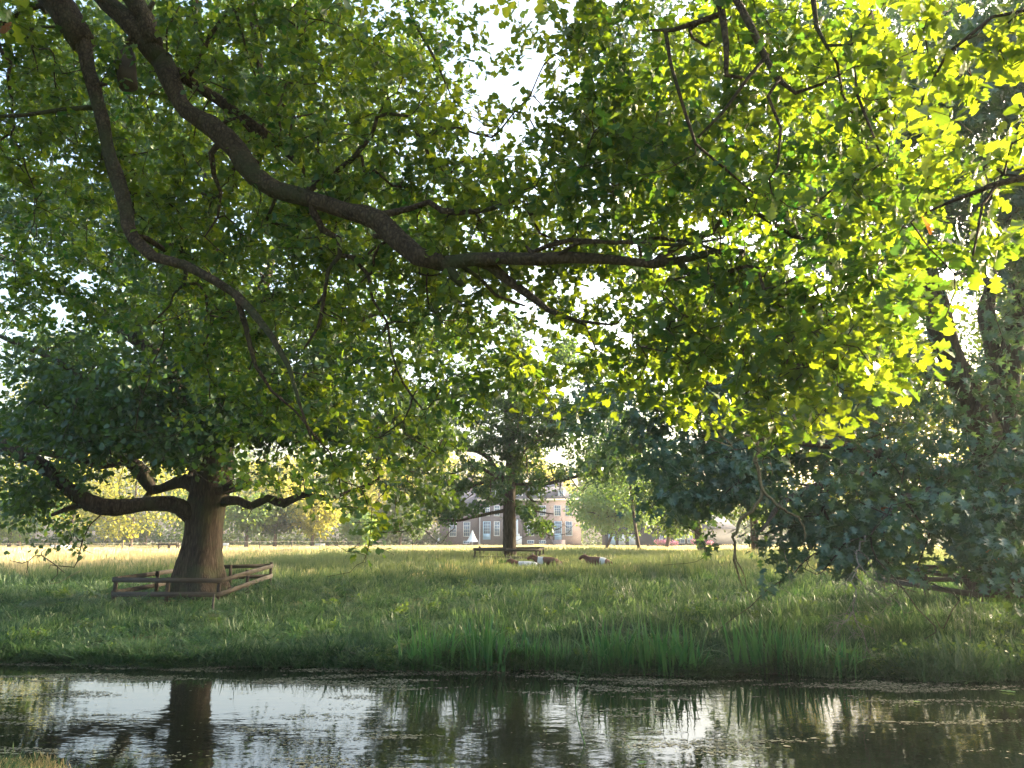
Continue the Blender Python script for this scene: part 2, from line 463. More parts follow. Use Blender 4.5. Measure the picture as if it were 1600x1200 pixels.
T_MID = (np.array([(0, 0, 0), (0, 1, 0), (.34, .62, .1), (-.34, .58, .1), (.18, .25, .04), (-.2, .3, .04)], float), np.array([(0, 1, 2), (0, 2, 4), (0, 3, 1), (0, 5, 3)]))
T_FAR = (np.array([(0, 0, 0), (0, 1, 0), (.36, .52, .14), (-.36, .55, .14)], float), np.array([(0, 2, 1), (0, 1, 3)]))

def place_leaves(T, P, Nrm, Ax, S):
    """Copies of a leaf template at P with normal Nrm, pointing along Ax, size S -> V, F"""
    TV, TF = T
    Y = unit(Ax)
    Z = unit(Nrm - Y * (Nrm * Y).sum(-1, keepdims=True))
    X = np.cross(Y, Z)
    V = P[:, None, :] + S[:, None, None] * (TV[None, :, 0:1] * X[:, None] + TV[None, :, 1:2] * Y[:, None] + TV[None, :, 2:3] * Z[:, None])
    Fc = TF[None] + (np.arange(len(P)) * len(TV))[:, None, None]
    return V.reshape(-1, 3), Fc.reshape(-1, 3)

def leaf_cloud(C, rad, n, size, flat=.6, up=.7, out=.5, jit=.8, droop=.35, shell=.45, r=rng):
    """n leaves round each clump centre: positions, normals, axes, sizes."""
    C = np.asarray(C); m = len(C)
    rad = np.broadcast_to(np.asarray(rad, float), (m,))
    d = unit(r.normal(size=(m * n, 3)))
    q = (shell + (1 - shell) * r.random(m * n)) ** .6
    off = d * q[:, None] * np.repeat(rad, n)[:, None]
    off[:, 2] *= flat
    P = np.repeat(C, n, 0) + off
    Nn = unit(np.array((0, 0, up)) + out * d + jit * r.normal(size=P.shape))
    A = unit(d * .8 + .7 * r.normal(size=P.shape) + np.array((0, 0, -droop)))
    S = size * (.65 + .7 * r.random(len(P)))
    return P, Nn, A, S

# ------------------------------------------------------------------ branching
class Skel:
    def __init__(s, cap=60000):
        s.P = np.zeros((cap, 3)); s.par = []; s.fix = []; s.tag = []; s.n = 0; s.len = np.zeros(cap)
    def node(s, p, par, fix=0., tag=0):
        s.P[s.n] = p; s.par.append(par); s.fix.append(fix); s.tag.append(tag)
        s.len[s.n] = 0 if par < 0 else s.len[par] + np.linalg.norm(p - s.P[par])
        s.n += 1
        return s.n - 1
    def path(s, pts, radii, parent=-1, step=.35, tag=0):
        Q, t = catmull(pts, step)
        rr = np.interp(t, range(len(pts)), radii)
        if len(Q) > 6 and tag != 1:
            ker = np.array([1, 2, 3, 2, 1]) / 9.
            n1 = np.stack([np.convolve(rng.normal(size=len(Q) + 4), ker, 'valid') for _ in range(4)], -1)
            fade = np.minimum(1, np.arange(len(Q)) / 3.)[:, None]
            Q = Q + n1[:, :3] * np.minimum(rr, .3)[:, None] * .55 * fade
            rr = rr * (1 + .26 * n1[:, 3])
        ids = []
        for i, (p, r_) in enumerate(zip(Q, rr)):
            if parent >= 0 and np.linalg.norm(p - s.P[parent]) < .02:
                continue
            parent = s.node(p, parent, r_, tag)
            ids.append(parent)
        return ids
    def nearest(s, p, lo=0):
        d = np.linalg.norm(s.P[lo:s.n] - p, axis=1)
        return lo + int(d.argmin())
    def connect(s, t, step=.3, jit=.10, sag=.12, lenw=.12, lo=0, tag=0):
        t = np.asarray(t, float)
        d = np.linalg.norm(s.P[lo:s.n] - t, axis=1) + lenw * s.len[lo:s.n]
        i = lo + int(d.argmin())
        p = s.P[i]
        L = np.linalg.norm(t - p)
        k = max(1, int(math.ceil(L / step)))
        g = s.par[i]
        base = unit(p - s.P[g]) if g >= 0 else unit(t - p)
        c = p + base * L * .35
        par = i
        for j in range(1, k + 1):
            u = j / k
            q = (1 - u) ** 2 * p + 2 * u * (1 - u) * c + u * u * t
            if j < k:
                q = q + rng.normal(size=3) * jit * L / k
                q[2] -= 0
            par = s.node(q, par, 0., tag)
        return par
    def radii(s, tip=.006, e=2.3):
        n = s.n
        a = np.zeros(n); child = np.zeros(n, int)
        for i in range(n): 
            if s.par[i] >= 0: child[s.par[i]] += 1
        r = np.zeros(n)
        for i in range(n - 1, -1, -1):
            if child[i] == 0: a[i] = max(a[i], tip ** e)
            v = a[i] ** (1 / e)
            r[i] = s.fix[i] if s.fix[i] > 0 else v
            if s.par[i] >= 0: a[s.par[i]] += min(a[i], 1e9)
        # a branch is never thicker than what carries it
        for i in range(n):
            p = s.par[i]
            if p >= 0 and s.fix[i] == 0: r[i] = min(r[i], r[p] * .92)
        s.r = r
        return r
    def chains(s):
        n = s.n
        kids = [[] for _ in range(n)]
        roots = []
        for i in range(n):
            (kids[s.par[i]] if s.par[i] >= 0 else roots).append(i)
        out = []
        stack = [(i, -1) for i in roots]
        while stack:
            i, fr = stack.pop()
            ch = [fr, i] if fr >= 0 else [i]
            while kids[i]:
                ks = [k for k in kids[i] if s.tag[k] == s.tag[i]]
                if not ks:
                    stack += [(k, i) for k in kids[i]]
                    break
                nx = max(ks, key=lambda k: s.r[k] + (10 if s.fix[k] > 0 and s.fix[i] > 0 and k == i + 1 else 0))
                stack += [(k, i) for k in kids[i] if k != nx]
                ch.append(nx); i = nx
            out.append(ch)
        return out
    def geo(s, chains=None, sides=(4, 7, 12, 16), rough=.12, minr=0):
        g = {}
        for ch in (chains or s.chains()):
            t = s.tag[ch[-1]]
            if len(ch) < 2: continue
            P = s.P[ch]; r = s.r[ch].copy()
            if s.par[ch[1]] == ch[0] and s.tag[ch[0]] != t or (len(ch) > 1 and r[0] > 2 * r[1]):
                r[0] = r[1] * 1.08
            rm = r.max()
            if rm < minr: continue
            k = sides[0] if rm < .02 else sides[1] if rm < .07 else sides[2] if rm < .25 else sides[3]
            g.setdefault(t, Geo()).tube(P, r, k, rough if rm > .04 else 0)
        return g

def lumpy_trunk(P, r, k=28, flare=.55, flare_h=.9, lobes=5, seed=0, step=.12):
    """Trunk with root flare and fluted outline."""
    rr = np.random.default_rng(seed)
    Q, t = catmull(P, step)
    rad = np.interp(t, range(len(P)), r)
    ang = np.arange(k) * 2 * math.pi / k
    ph = rr.random(4) * 6.28
    V = []
    z0 = Q[0][2]
    for p, ra in zip(Q, rad):
        h = p[2] - z0
        fl = flare * math.exp(-max(h, 0) / flare_h * 1.6)
        w = 1 + fl * (.55 + .45 * np.cos(lobes * ang + ph[0])) + .035 * np.sin(3 * ang + ph[1] + h * .7) + .025 * np.sin(7 * ang + ph[2] - h * .4) + .02 * rr.normal(size=k)
        V.append(np.stack([p[0] + ra * w * np.cos(ang), p[1] + ra * w * np.sin(ang), np.full(k, p[2]) ], -1))
    n = len(Q)
    V = np.array(V).reshape(-1, 3)
    idx = np.arange(n * k).reshape(n, k)
    q = np.stack([idx[:-1], np.roll(idx[:-1], -1, 1), np.roll(idx[1:], -1, 1), idx[1:]], -1).reshape(-1, 4)
    c = len(V)
    V = np.vstack([V, Q[-1:] + np.array((0, 0, rad[-1] * .4))])
    e = idx[-1]
    return V, q, np.stack([e, np.roll(e, -1), np.full(k, c)], -1)

def sample_map(rows, n, depth, row0=0, col0=0, sd=.0, r=rng, cell=100):
    W = np.array(rows, float); w = W.ravel() / W.sum()
    k = r.choice(len(w), n, p=w)
    py = (k // W.shape[1] + row0 + r.random(n)) * cell
    px = (k % W.shape[1] + col0 + r.random(n)) * cell
    return np.array([at(a, b, depth(a, b) + sd * r.normal()) for a, b in zip(px, py)])

def twig_leaves(sk, tips, n, size, back=.4, r=rng, droop=.25, up=.8):
    """Leaves set along the last stretch of each twig, crowding at its end."""
    tips = np.asarray(tips)
    Pt = sk.P[tips]; par = np.array([sk.par[i] for i in tips]); Pp = sk.P[par]
    d = unit(Pt - Pp)
    m = len(tips)
    u = r.random((m, n)) ** 1.7 * back
    P = Pt[:, None] - d[:, None] * u[..., None] + r.normal(size=(m, n, 3)) * .025
    A = unit(d[:, None] * .55 + r.normal(size=(m, n, 3)) * .75 + np.array((0, 0, -droop)))
    Nn = unit(np.array((0, 0, up)) + r.normal(size=(m, n, 3)) * .62)
    P = P + A * .03
    S = size * (.6 + .75 * r.random((m, n)))
    return P.reshape(-1, 3), Nn.reshape(-1, 3), A.reshape(-1, 3), S.ravel()

def leaf_objects(parent, mat, temps, P, Nn, A, S, simple, name="leaf", n_single=300, detail_px=16):
    """The n_single leaves that show largest become parts of their own, the rest one stuff part."""
    px, py, zc = px_of(P)
    vis = (px > 10) & (px < 1590) & (py > 5) & (py < 1195) & (zc > .5)
    score = np.where(vis, S / zc, 0)
    order = np.argsort(-score)
    big = order[:n_single]; rest = np.setdiff1d(np.arange(len(P)), big)
    meshes = [mesh_np(name, T[0], T[1], 3) for T in temps]
    for me in meshes: me.materials.append(M_OAK_VEINED if mat == M_OAK else M_REDOAK_VEINED)
    rust = mesh_np(name, temps[0][0], temps[0][1], 3); rust.materials.append(M_RUST)
    for i in big:
        o = bpy.data.objects.new(name, rust if rng.random() < .006 else meshes[int(rng.integers(len(meshes)))])
        COL.objects.link(o); o.parent = parent
        y = unit(A[i]); z = unit(Nn[i] - y * Nn[i].dot(y)); x = np.cross(y, z)
        s = S[i]
        inv = np.array(parent.location)
        p = P[i] - inv
        o.matrix_local = Matrix([[x[0] * s, y[0] * s, z[0] * s, p[0]], [x[1] * s, y[1] * s, z[1] * s, p[1]], [x[2] * s, y[2] * s, z[2] * s, p[2]], [0, 0, 0, 1]])
    g = Geo()
    temps = list(temps) + [simple, T_MID]
    k = rng.integers(len(temps) - 2, size=len(rest))
    k = np.where(score[rest] * F < detail_px, len(temps) - 2, k)
    inv = ~((px > -60) & (px < 1660) & (py > -60) & (zc > 0))
    k = np.where(inv[rest], len(temps) - 1, k)
    for j, T in enumerate(temps):
        ii = rest[k == j]
        if len(ii): g.add(*((lambda VF: (VF[0] - np.array(parent.location), None, VF[1]))(place_leaves(T, P[ii], Nn[ii], A[ii], S[ii]))))
    return g.build("foliage", mat, parent, kind='stuff')

def local(g, root):
    off = np.array(root.location)
    g.V = [v - off for v in g.V]
    return g

# ------------------------------------------------------------------ the oak overhead (bough from upper left)
def build_near_oak():
    base = np.array((-9.5, 4.2, float(ground_z(-9.5, 4.2)) - .1))
    root = empty("overhanging_oak", tuple(base), label="overhanging oak whose long crooked bough crosses the picture in front of everything, lobed sunlit leaves", cat="tree")
    sk = Skel(90000)
    top = np.array((-8.9, 5.0, 9.2))
    tr = [base, base + (.1, .1, 2), base + (.2, .3, 5), top]
    trunk_ids = sk.path(tr, [.62, .5, .44, .38], tag=1)
    mk = lambda L: [at(*p) for p in L]
    def limb(pts, radii, tag, parent=None, step=.22):
        pts = list(pts)
        i = sk.nearest(pts[0]) if parent is None else parent
        if np.linalg.norm(sk.P[i] - pts[0]) > .04: pts = [sk.P[i].copy()] + pts; radii = [radii[0]] + list(radii)
        return sk.path(pts, radii, parent=i, step=step, tag=tag)
    T = trunk_ids[-1]
    tag = [10]
    def nt():
        tag[0] += 1; return tag[0]
    b1 = limb(mk([(-250, -220, 8.2), (-60, -140, 8.8), (65, -20, 9.2), (105, 30, 9.2), (128, 60, 9.2)]), [.33, .25, .17, .155, .135], nt(), T)
    b2 = limb(mk([(148, 130, 9.1), (158, 190, 9.0), (168, 250, 8.9), (185, 290, 8.8), (200, 330, 8.7), (212, 375, 8.6), (240, 402, 8.5), (290, 412, 8.4), (335, 435, 8.3), (370, 460, 8.2)]),
              [.104, .094, .086, .081, .075, .071, .071, .056, .05, .044], nt(), b1[-1])
    bA = limb(mk([(395, 490, 8.1), (425, 530, 8.0), (450, 575, 7.9), (470, 640, 7.8), (487, 690, 7.8)]), [.036, .028, .022, .016, .010], nt(), b2[-1])
    bB = limb(mk([(385, 510, 8.3), (400, 570, 8.4), (425, 610, 8.4), (460, 640, 8.4), (500, 690, 8.4)]), [.032, .024, .018, .013, .009], nt(), b2[-1])
    m0 = limb(mk([(-120, -250, 8.4), (40, -140, 9.0), (140, -40, 9.4), (175, 10, 9.4), (215, 55, 9.3), (250, 88, 9.2)]), [.30, .22, .145, .136, .13, .13], nt(), T)
    m1 = limb(mk([(275, 140, 9.1), (300, 175, 9.0), (330, 205, 8.9), (365, 235, 8.8), (395, 268, 8.7), (425, 290, 8.6), (480, 310, 8.4), (540, 325, 8.2), (590, 345, 8.0), (615, 375, 7.9), (650, 400, 7.7), (690, 412, 7.6)]),
              [.134, .128, .122, .118, .114, .112, .107, .102, .098, .097, .088, .075], nt(), m0[-1])
    m0b = limb(mk([(60, -330, 8.6), (150, -120, 9.0), (200, -8, 9.2), (228, 28, 9.2), (248, 75, 9.2)]), [.2, .16, .115, .11, .11], nt(), T)
    m2 = limb(mk([(740, 404, 7.5), (790, 404, 7.3), (840, 410, 7.1), (890, 408, 7.0), (950, 412, 6.9), (1020, 416, 6.7), (1060, 408, 6.6), (1110, 395, 6.5), (1160, 392, 6.4)]),
              [.062, .058, .055, .052, .05, .047, .042, .034, .022], nt(), m1[-1])
    stub = limb(mk([(705, 425, 7.6), (722, 446, 7.6)]), [.06, .03], nt(), m1[-1])
    tw = [
        ([(1075, 425, 6.6), (1110, 445, 6.6), (1150, 470, 6.6), (1200, 520, 6.6), (1250, 560, 6.6)], [.032, .028, .022, .014, .008], m2),
        ([(1040, 395, 6.7), (1065, 380, 6.7), (1110, 362, 6.6), (1130, 335, 6.5), (1165, 325, 6.4), (1200, 345, 6.3), (1240, 370, 6.2), (1300, 385, 6.0)], [.03, .028, .026, .026, .025, .022, .016, .01], m2),
        ([(830, 395, 7.2), (890, 375, 7.1), (960, 380, 7.0), (1030, 372, 6.8), (1100, 385, 6.6), (1160, 405, 6.5)], [.026, .024, .02, .018, .013, .008], m2),
        ([(870, 400, 7.0), (900, 380, 6.8), (990, 378, 6.6), (1060, 382, 6.4), (1130, 372, 6.3)], [.024, .022, .018, .014, .008], m2),
        ([(765, 415, 7.5), (790, 437, 7.5), (825, 460, 7.5), (860, 485, 7.4), (900, 500, 7.3), (950, 506, 7.2)], [.05, .045, .038, .03, .02, .012], m2),
        ([(720, 415, 7.7), (750, 435, 7.8), (775, 462, 7.9), (820, 478, 8.0)], [.026, .022, .018, .01], m2),
        ([(600, 335, 8.0), (640, 325, 8.0), (670, 315, 7.9), (690, 330, 7.8), (740, 332, 7.7), (790, 318, 7.6), (830, 290, 7.5)], [.045, .04, .036, .034, .028, .022, .012], m1),
        ([(490, 330, 8.4), (505, 360, 8.5), (530, 375, 8.5), (530, 400, 8.5), (512, 422, 8.5), (505, 460, 8.5), (497, 510, 8.5), (475, 545, 8.4)], [.045, .042, .036, .028, .024, .02, .015, .008], m1),
        ([(550, 402, 8.6), (575, 430, 8.6), (582, 470, 8.6), (605, 505, 8.5), (612, 550, 8.5), (630, 600, 8.5), (660, 640, 8.4)], [.03, .026, .02, .017, .015, .012, .008], None),
        ([(330, 240, 8.9), (335, 275, 9.0), (345, 300, 9.1), (340, 340, 9.1), (320, 370, 9.0)], [.04, .03, .024, .016, .008], m1),
        ([(420, 215, 9.4), (445, 235, 9.4), (475, 262, 9.3)], [.07, .055, .03], m0),
        ([(150, 168, 9.1), (95, 170, 8.9), (40, 180, 8.8), (0, 182, 8.7), (-60, 195, 8.6)], [.035, .028, .022, .018, .012], b2),
    ]
    twig_ids = []
    for pts, rad, par in tw:
        pts = mk(pts)
        pid = None
        if par is not None:
            ar = np.array(par); pid = int(ar[np.linalg.norm(sk.P[ar] - pts[0], axis=1).argmin()])
        twig_ids.append(limb(pts, rad, 0, pid, step=.18))
    # sawn-off limb, hanging
    # upper right: a second bough passes above the frame, its branches hang into view
    u0 = limb(mk([(200, -420, 7.6), (520, -330, 6.9), (800, -220, 6.2), (980, -130, 5.8), (1100, -50, 5.5), (1122, 0, 5.4)]), [.26, .2, .14, .085, .05, .036], nt(), T, .3)
    u1 = limb(mk([(1000, -140, 5.7), (1200, -190, 5.1), (1450, -170, 4.6), (1640, -90, 4.2), (1700, 60, 4.1)]), [.08, .07, .055, .045, .03], nt(), u0[int(len(u0) * .75)], .25)
    ups = [
        ([(1128, 20, 5.4), (1135, 70, 5.3), (1135, 118, 5.3), (1160, 122, 5.3)], [.03, .024, .018, .014], u0),
        ([(1126, 22, 5.4), (1090, 35, 5.5), (1050, 47, 5.6), (1012, 47, 5.7)], [.028, .024, .018, .008], u0),
        ([(1040, 50, 5.6), (1048, 100, 5.6), (1070, 180, 5.6), (1085, 225, 5.6), (1130, 262, 5.6), (1175, 300, 5.6)], [.016, .016, .017, .016, .013, .008], None),
        ([(1150, 0, 5.2), (1175, 45, 5.1), (1195, 85, 5.1), (1215, 122, 5.0), (1245, 145, 5.0), (1290, 130, 4.9), (1335, 105, 4.8)], [.03, .028, .024, .02, .017, .013, .007], u1),
        ([(1200, 85, 5.1), (1170, 120, 5.1), (1130, 175, 5.2), (1090, 215, 5.3)], [.016, .014, .012, .009], None),
        ([(1220, 120, 5.0), (1200, 150, 5.0), (1220, 200, 5.0), (1215, 260, 5.0)], [.014, .013, .011, .007], None),
        ([(1335, 105, 4.8), (1340, 150, 4.8), (1360, 200, 4.8), (1375, 240, 4.8)], [.012, .011, .009, .006], None),
        ([(1270, 0, 4.9), (1275, 40, 4.9), (1290, 70, 4.9), (1330, 70, 4.8), (1350, 40, 4.7)], [.02, .017, .013, .01, .007], u1),
        ([(1640, 10, 4.2), (1590, 18, 4.2), (1550, 25, 4.2), (1510, 60, 4.2), (1480, 85, 4.3), (1440, 160, 4.5)], [.022, .018, .015, .013, .01, .006], u1),
        ([(1680, 240, 4.0), (1600, 275, 4.0), (1550, 290, 4.0), (1500, 310, 4.1), (1440, 335, 4.3)], [.022, .018, .015, .011, .006], u1),
        ([(1560, 285, 4.0), (1535, 320, 4.0), (1528, 360, 4.0), (1520, 400, 4.05)], [.01, .009, .008, .006], None),
        ([(1250, 560, 6.4), (1275, 600, 6.3), (1290, 640, 6.3)], [.012, .01, .006], None),
        ([(630, -30, 8.8), (640, 20, 8.8), (675, 85, 8.8), (705, 150, 8.7)], [.03, .024, .017, .009], None),
        ([(300, -30, 9.6), (302, 10, 9.6), (315, 60, 9.6)], [.06, .05, .03], None),
        ([(385, -40, 9.8), (393, 20, 9.8), (405, 80, 9.8), (412, 130, 9.8)], [.07, .06, .05, .035], None),
        ([(1140, 470, 6.6), (1160, 510, 6.5), (1175, 560, 6.5), (1172, 610, 6.4)], [.014, .012, .010, .006], None),
    ]
    for pts, rad, par in ups:
        pts = mk(pts)
        pid = None
        if par is not None:
            ar = np.array(par); pid = int(ar[np.linalg.norm(sk.P[ar] - pts[0], axis=1).argmin()])
        limb(pts, rad, 0, pid, step=.18)

    rows = [
        [4, 4, 5, 6, 6, 6, 4, 1.8, 2.6, 6.5, 7.5, 7.5, 6.5, 5.5, 4.5, 3.6],
        [4, 4, 5, 6, 6, 6, 4, 1.4, 1.7, 6, 7.5, 7.5, 6.5, 5.5, 4, 3.2],
        [4, 4, 5, 5, 6, 6, 6, 5, 6, 7, 7, 7, 6.2, 5.5, 3.8, 3],
        [3, 4, 5, 4, 5, 6, 6, 7, 7, 7, 7, 7, 6.2, 5.5, 3.8, 2.6],
        [2.2, 2.2, 3, 4, 4, 5, 5, 6, 7, 7, 7, 7, 7, 7, 3, .8],
        [.5, .5, 1, 3, 4.5, 5, 4.5, 4, 4, 6, 8, 9, 9, 8, 1.5, 0],
        [0, 0, .6, 3, 4, 4, 2, 1, 1, 2, 4, 6, 6, 1.5, 0, 0],
        [0, 0, 0, .4, 1.2, 3, .6, 0, 0, 0, 0, 0, 0, 0, 0, 0],
    ]
    def depth(px, py):
        return float(np.interp(px, [0, 400, 700, 900, 1100, 1300, 1450, 1600], [9.4, 9.0, 8.0, 7.2, 6.2, 5.4, 4.6, 4.1])) + .0006 * (py - 300)
    area_w = np.array(rows) * 1.0
    # nearer leaves show larger, so fewer are needed there
    for c in range(16):
        area_w[:, c] *= (depth(c * 100 + 50, 300) / 7.0) ** 1.8
    C = sample_map(area_w, 700, lambda a, b: depth(a, b) + abs(rng.normal()) * .55 - .12)
    deep = np.array(rows)[:5].copy(); deep[:, 9:] *= .25; deep[:, 6] *= .6; deep[:, 7:9] *= .2
    C = np.vstack([C, sample_map(deep, 210, lambda a, b: depth(a, b) + rng.uniform(1.2, 4.0))])
    C = np.vstack([C, [at(*p) for p in [(560, 760, 8.6), (575, 790, 8.6), (580, 815, 8.6), (578, 845, 8.6), (572, 868, 8.6), (600, 770, 8.7)]]])
    dist = np.linalg.norm(C - sk.P[T], axis=1)
    clump_ids = []
    for i in np.argsort(dist):
        clump_ids.append(sk.connect(C[i], step=.22, jit=.16, lenw=.02, lo=len(trunk_ids) + 6))
    # the unseen crown above and behind: fewer, looser
    tips = []
    for i in clump_ids:
        c = sk.P[i].copy()
        for _ in range(int(rng.integers(4, 7))):
            t = c + rng.normal(size=3) * (.26, .30, .17) + (0, 0, -.05)
            tips.append(sk.connect(t, step=.16, jit=.15, lenw=.0, lo=len(trunk_ids) + 6))
    for _ in range(95):                    # bare inner twigs on the near side of the bough's end
        a, b = rng.uniform(860, 1330), rng.uniform(330, 600)
        if b > 440 + (a - 860) * .4: continue
        sk.connect(at(a, b, depth(a, b) - rng.uniform(.05, .35)), step=.14, jit=.2, lenw=.0, lo=len(trunk_ids) + 6)
    for _ in range(60):
        a, b = rng.uniform(380, 760), rng.uniform(330, 640)
        sk.connect(at(a, b, depth(a, b) - rng.uniform(.0, .25)), step=.14, jit=.2, lenw=.0, lo=len(trunk_ids) + 6)
    over = []
    cand = np.stack([rng.uniform(-16, 6, 1500), rng.uniform(-3, 11, 1500), rng.uniform(7.5, 16, 1500)], -1)
    ee = (((cand - (-6, 4, 9.5)) / (11, 8, 6.5)) ** 2).sum(1)
    qx, qy, qz = px_of(cand)
    inview = (qz > 0) & (qx > -60) & (qx < 1660) & (qy > -60)
    for t in cand[(ee < 1) & ~inview][:260]:
        over.append(sk.connect(t, step=.5, jit=.12, lenw=.1))
    sk.radii(tip=.0042, e=2.5)
    for ids_ in (m0, m1, m2, b2, m0b):              # broken stubs and knots
        for i in ids_[2::5]:
            d_ = rng.normal(size=3); d_[1] *= .4; d_ = unit(d_)
            L_ = sk.r[i] + rng.uniform(.04, .16)
            st_ = sk.node(sk.P[i] + d_ * L_ * .6, i, sk.r[i] * rng.uniform(.22, .4)); sk.node(sk.P[i] + d_ * L_ * 1.2, st_, sk.r[i] * .2)
            sk.r = np.append(sk.r, [sk.fix[-2], sk.fix[-1]])
    G = sk.geo(rough=.24)
    for t, g in G.items():
        local(g, root)
        if t == 1: g.build("trunk", M_BARK_O, root, True)
        elif t == 0: g.build("twig_network", M_BARK_O, root, True, kind='stuff')
        else: g.build("limb", M_BARK_O, root, True)
    # sawn-off limb stump
    g = Geo(); g.tube(np.array([at(196, 82, 9.3), at(198, 95, 9.25), at(199, 118, 9.2), at(200, 136, 9.2)]), [.10, .115, .12, .118], 12, .1)
    local(g, root).build("sawn_stump", M_RAIL_DARK, root)
    P, Nn, A, S = twig_leaves(sk, tips, 12, .112, back=.28)
    S = S * np.interp(P[:, 1], [4.5, 7, 9.5, 13], [1.0, .95, .84, .95])
    P2, N2, A2, S2 = leaf_cloud(sk.P[over], 1.1, 70, .19)
    P = np.vstack([P, P2]); Nn = np.vstack([Nn, N2]); A = np.vstack([A, A2]); S = np.concatenate([S, S2])
    qx, qy, qz = px_of(P)
    low = np.interp(qx, [-100, 100, 230, 300, 420, 520, 545, 550, 600, 610, 640, 700, 800, 900, 1000, 1100, 1200, 1310, 1340, 1420, 1460, 1490, 1540, 1600],
                    [500, 520, 620, 735, 755, 790, 800, 870, 870, 790, 720, 690, 640, 640, 640, 655, 690, 695, 655, 610, 590, 440, 440, 400])
    keep = (qy < low + 12 * rng.normal(size=len(P))) | (qz < 0) | (qx < -60) | (qx > 1660)
    # the two great limbs run on the near side of the foliage
    for ids_, wd in ((m0, 26), (m1, 25), (m2, 21), (b2, 18), (b1, 26), (m0b, 20), *[(t_, 11) for t_ in twig_ids]):
        lx, ly, lz = px_of(sk.P[ids_])
        d2 = (qx[:, None] - lx) ** 2 + (qy[:, None] - ly) ** 2
        jn = d2.argmin(1)
        keep &= ~((d2.min(1) < wd ** 2) & (qz < lz[jn] + .1) & (rng.random(len(P)) < .93))
    P, Nn, A, S = P[keep], Nn[keep], A[keep], S[keep]
    print("near oak leaves", len(P), "nodes", sk.n)
    leaf_objects(root, M_OAK, [T_OAK, T_OAK2, T_OAK3], P, Nn, A, S, T_OAKM, detail_px=21)

# ------------------------------------------------------------------ a tree given its limbs and crown clumps
def grow_tree(root, trunk_pts, trunk_r, limbs, clumps, crad, nleaf, lsize, leafm, barkm, T=T_MID, flare=.5, flare_h=.9, subs=0, tip=.02, step=.5,
              leaf_kw={}, sides=(4, 5, 8, 12), limb_parts=True, min_r=.012, lenw=.12, seed=1, e=2.3):
    sk = Skel(60000)
    off = np.array(root.location)
    ids = sk.path(trunk_pts, trunk_r, tag=1, step=step)
    tg = 10
    for pts, rad in limbs:
        tg += 1
        pts = [np.asarray(p, float) for p in pts]; rad = list(rad)
        i = sk.nearest(pts[0])
        if np.linalg.norm(sk.P[i] - pts[0]) > .05:
            pts = [sk.P[i].copy()] + pts; rad = [rad[0]] + rad
        sk.path(pts, rad, parent=i, step=step * .7, tag=tg)
    C = np.asarray(clumps)
    tr = sk.P[ids[len(ids) // 2]]
    lo = max(0, int(len(ids) * .35))
    tipn = []
    for i in np.argsort(np.linalg.norm(C - tr, axis=1)):
        tipn.append(sk.connect(C[i], step=step, jit=.13, lenw=lenw, lo=lo))
    sub = []
    for i in tipn[:]:
        for _ in range(subs):
            c = sk.P[i] + rng.normal(size=3) * crad * (.55, .55, .35)
            sub.append(sk.connect(c, step=step * .7, jit=.12, lenw=0, lo=lo))
    sk.radii(tip=tip, e=e)
    G = sk.geo(sides=sides, minr=min_r)
    g = Geo(); g.add(*lumpy_trunk(trunk_pts, trunk_r, flare=flare, flare_h=flare_h, seed=seed, step=.14 if flare_h > .5 else .4, k=28 if limb_parts else 12))
    local(g, root).build("trunk", barkm, root, True)
    rest = Geo(); 
    for t, gg in G.items():
        if t == 1: continue
        if t >= 10 and limb_parts: local(gg, root).build("limb", barkm, root, True)
        else:
            for v, f in zip(gg.V, gg.Fc): rest.add(v, None, f - 0)
            # indices inside gg are global to gg; rebuild below
    rest = Geo()
    for t, gg in G.items():
        if t == 1 or (t >= 10 and limb_parts): continue
        V = np.vstack(gg.V) - off; Fa = np.vstack(gg.Fc)
        rest.add(V, None, Fa)
    if rest.n: rest.build("twig_network" if limb_parts else "limb", barkm, root, True, kind='stuff' if limb_parts else None)
    cc = sk.P[sub] if subs else sk.P[tipn]
    cr = crad * (.62 if subs else 1)
    P, Nn, A, S = leaf_cloud(cc, cr * (.75 + .5 * rng.random(len(cc))), nleaf, lsize, **leaf_kw)
    return sk, P, Nn, A, S

def crown(root, mat, temps, P, Nn, A, S, name="crown"):
    g = Geo(); off = np.array(root.location)
    k = rng.integers(len(temps), size=len(P))
    for j, T in enumerate(temps):
        ii = k == j
        V, Fc = place_leaves(T, P[ii], Nn[ii], A[ii], S[ii]); g.add(V - off, None, Fc)
    return g.build(name, mat, root, kind='stuff')

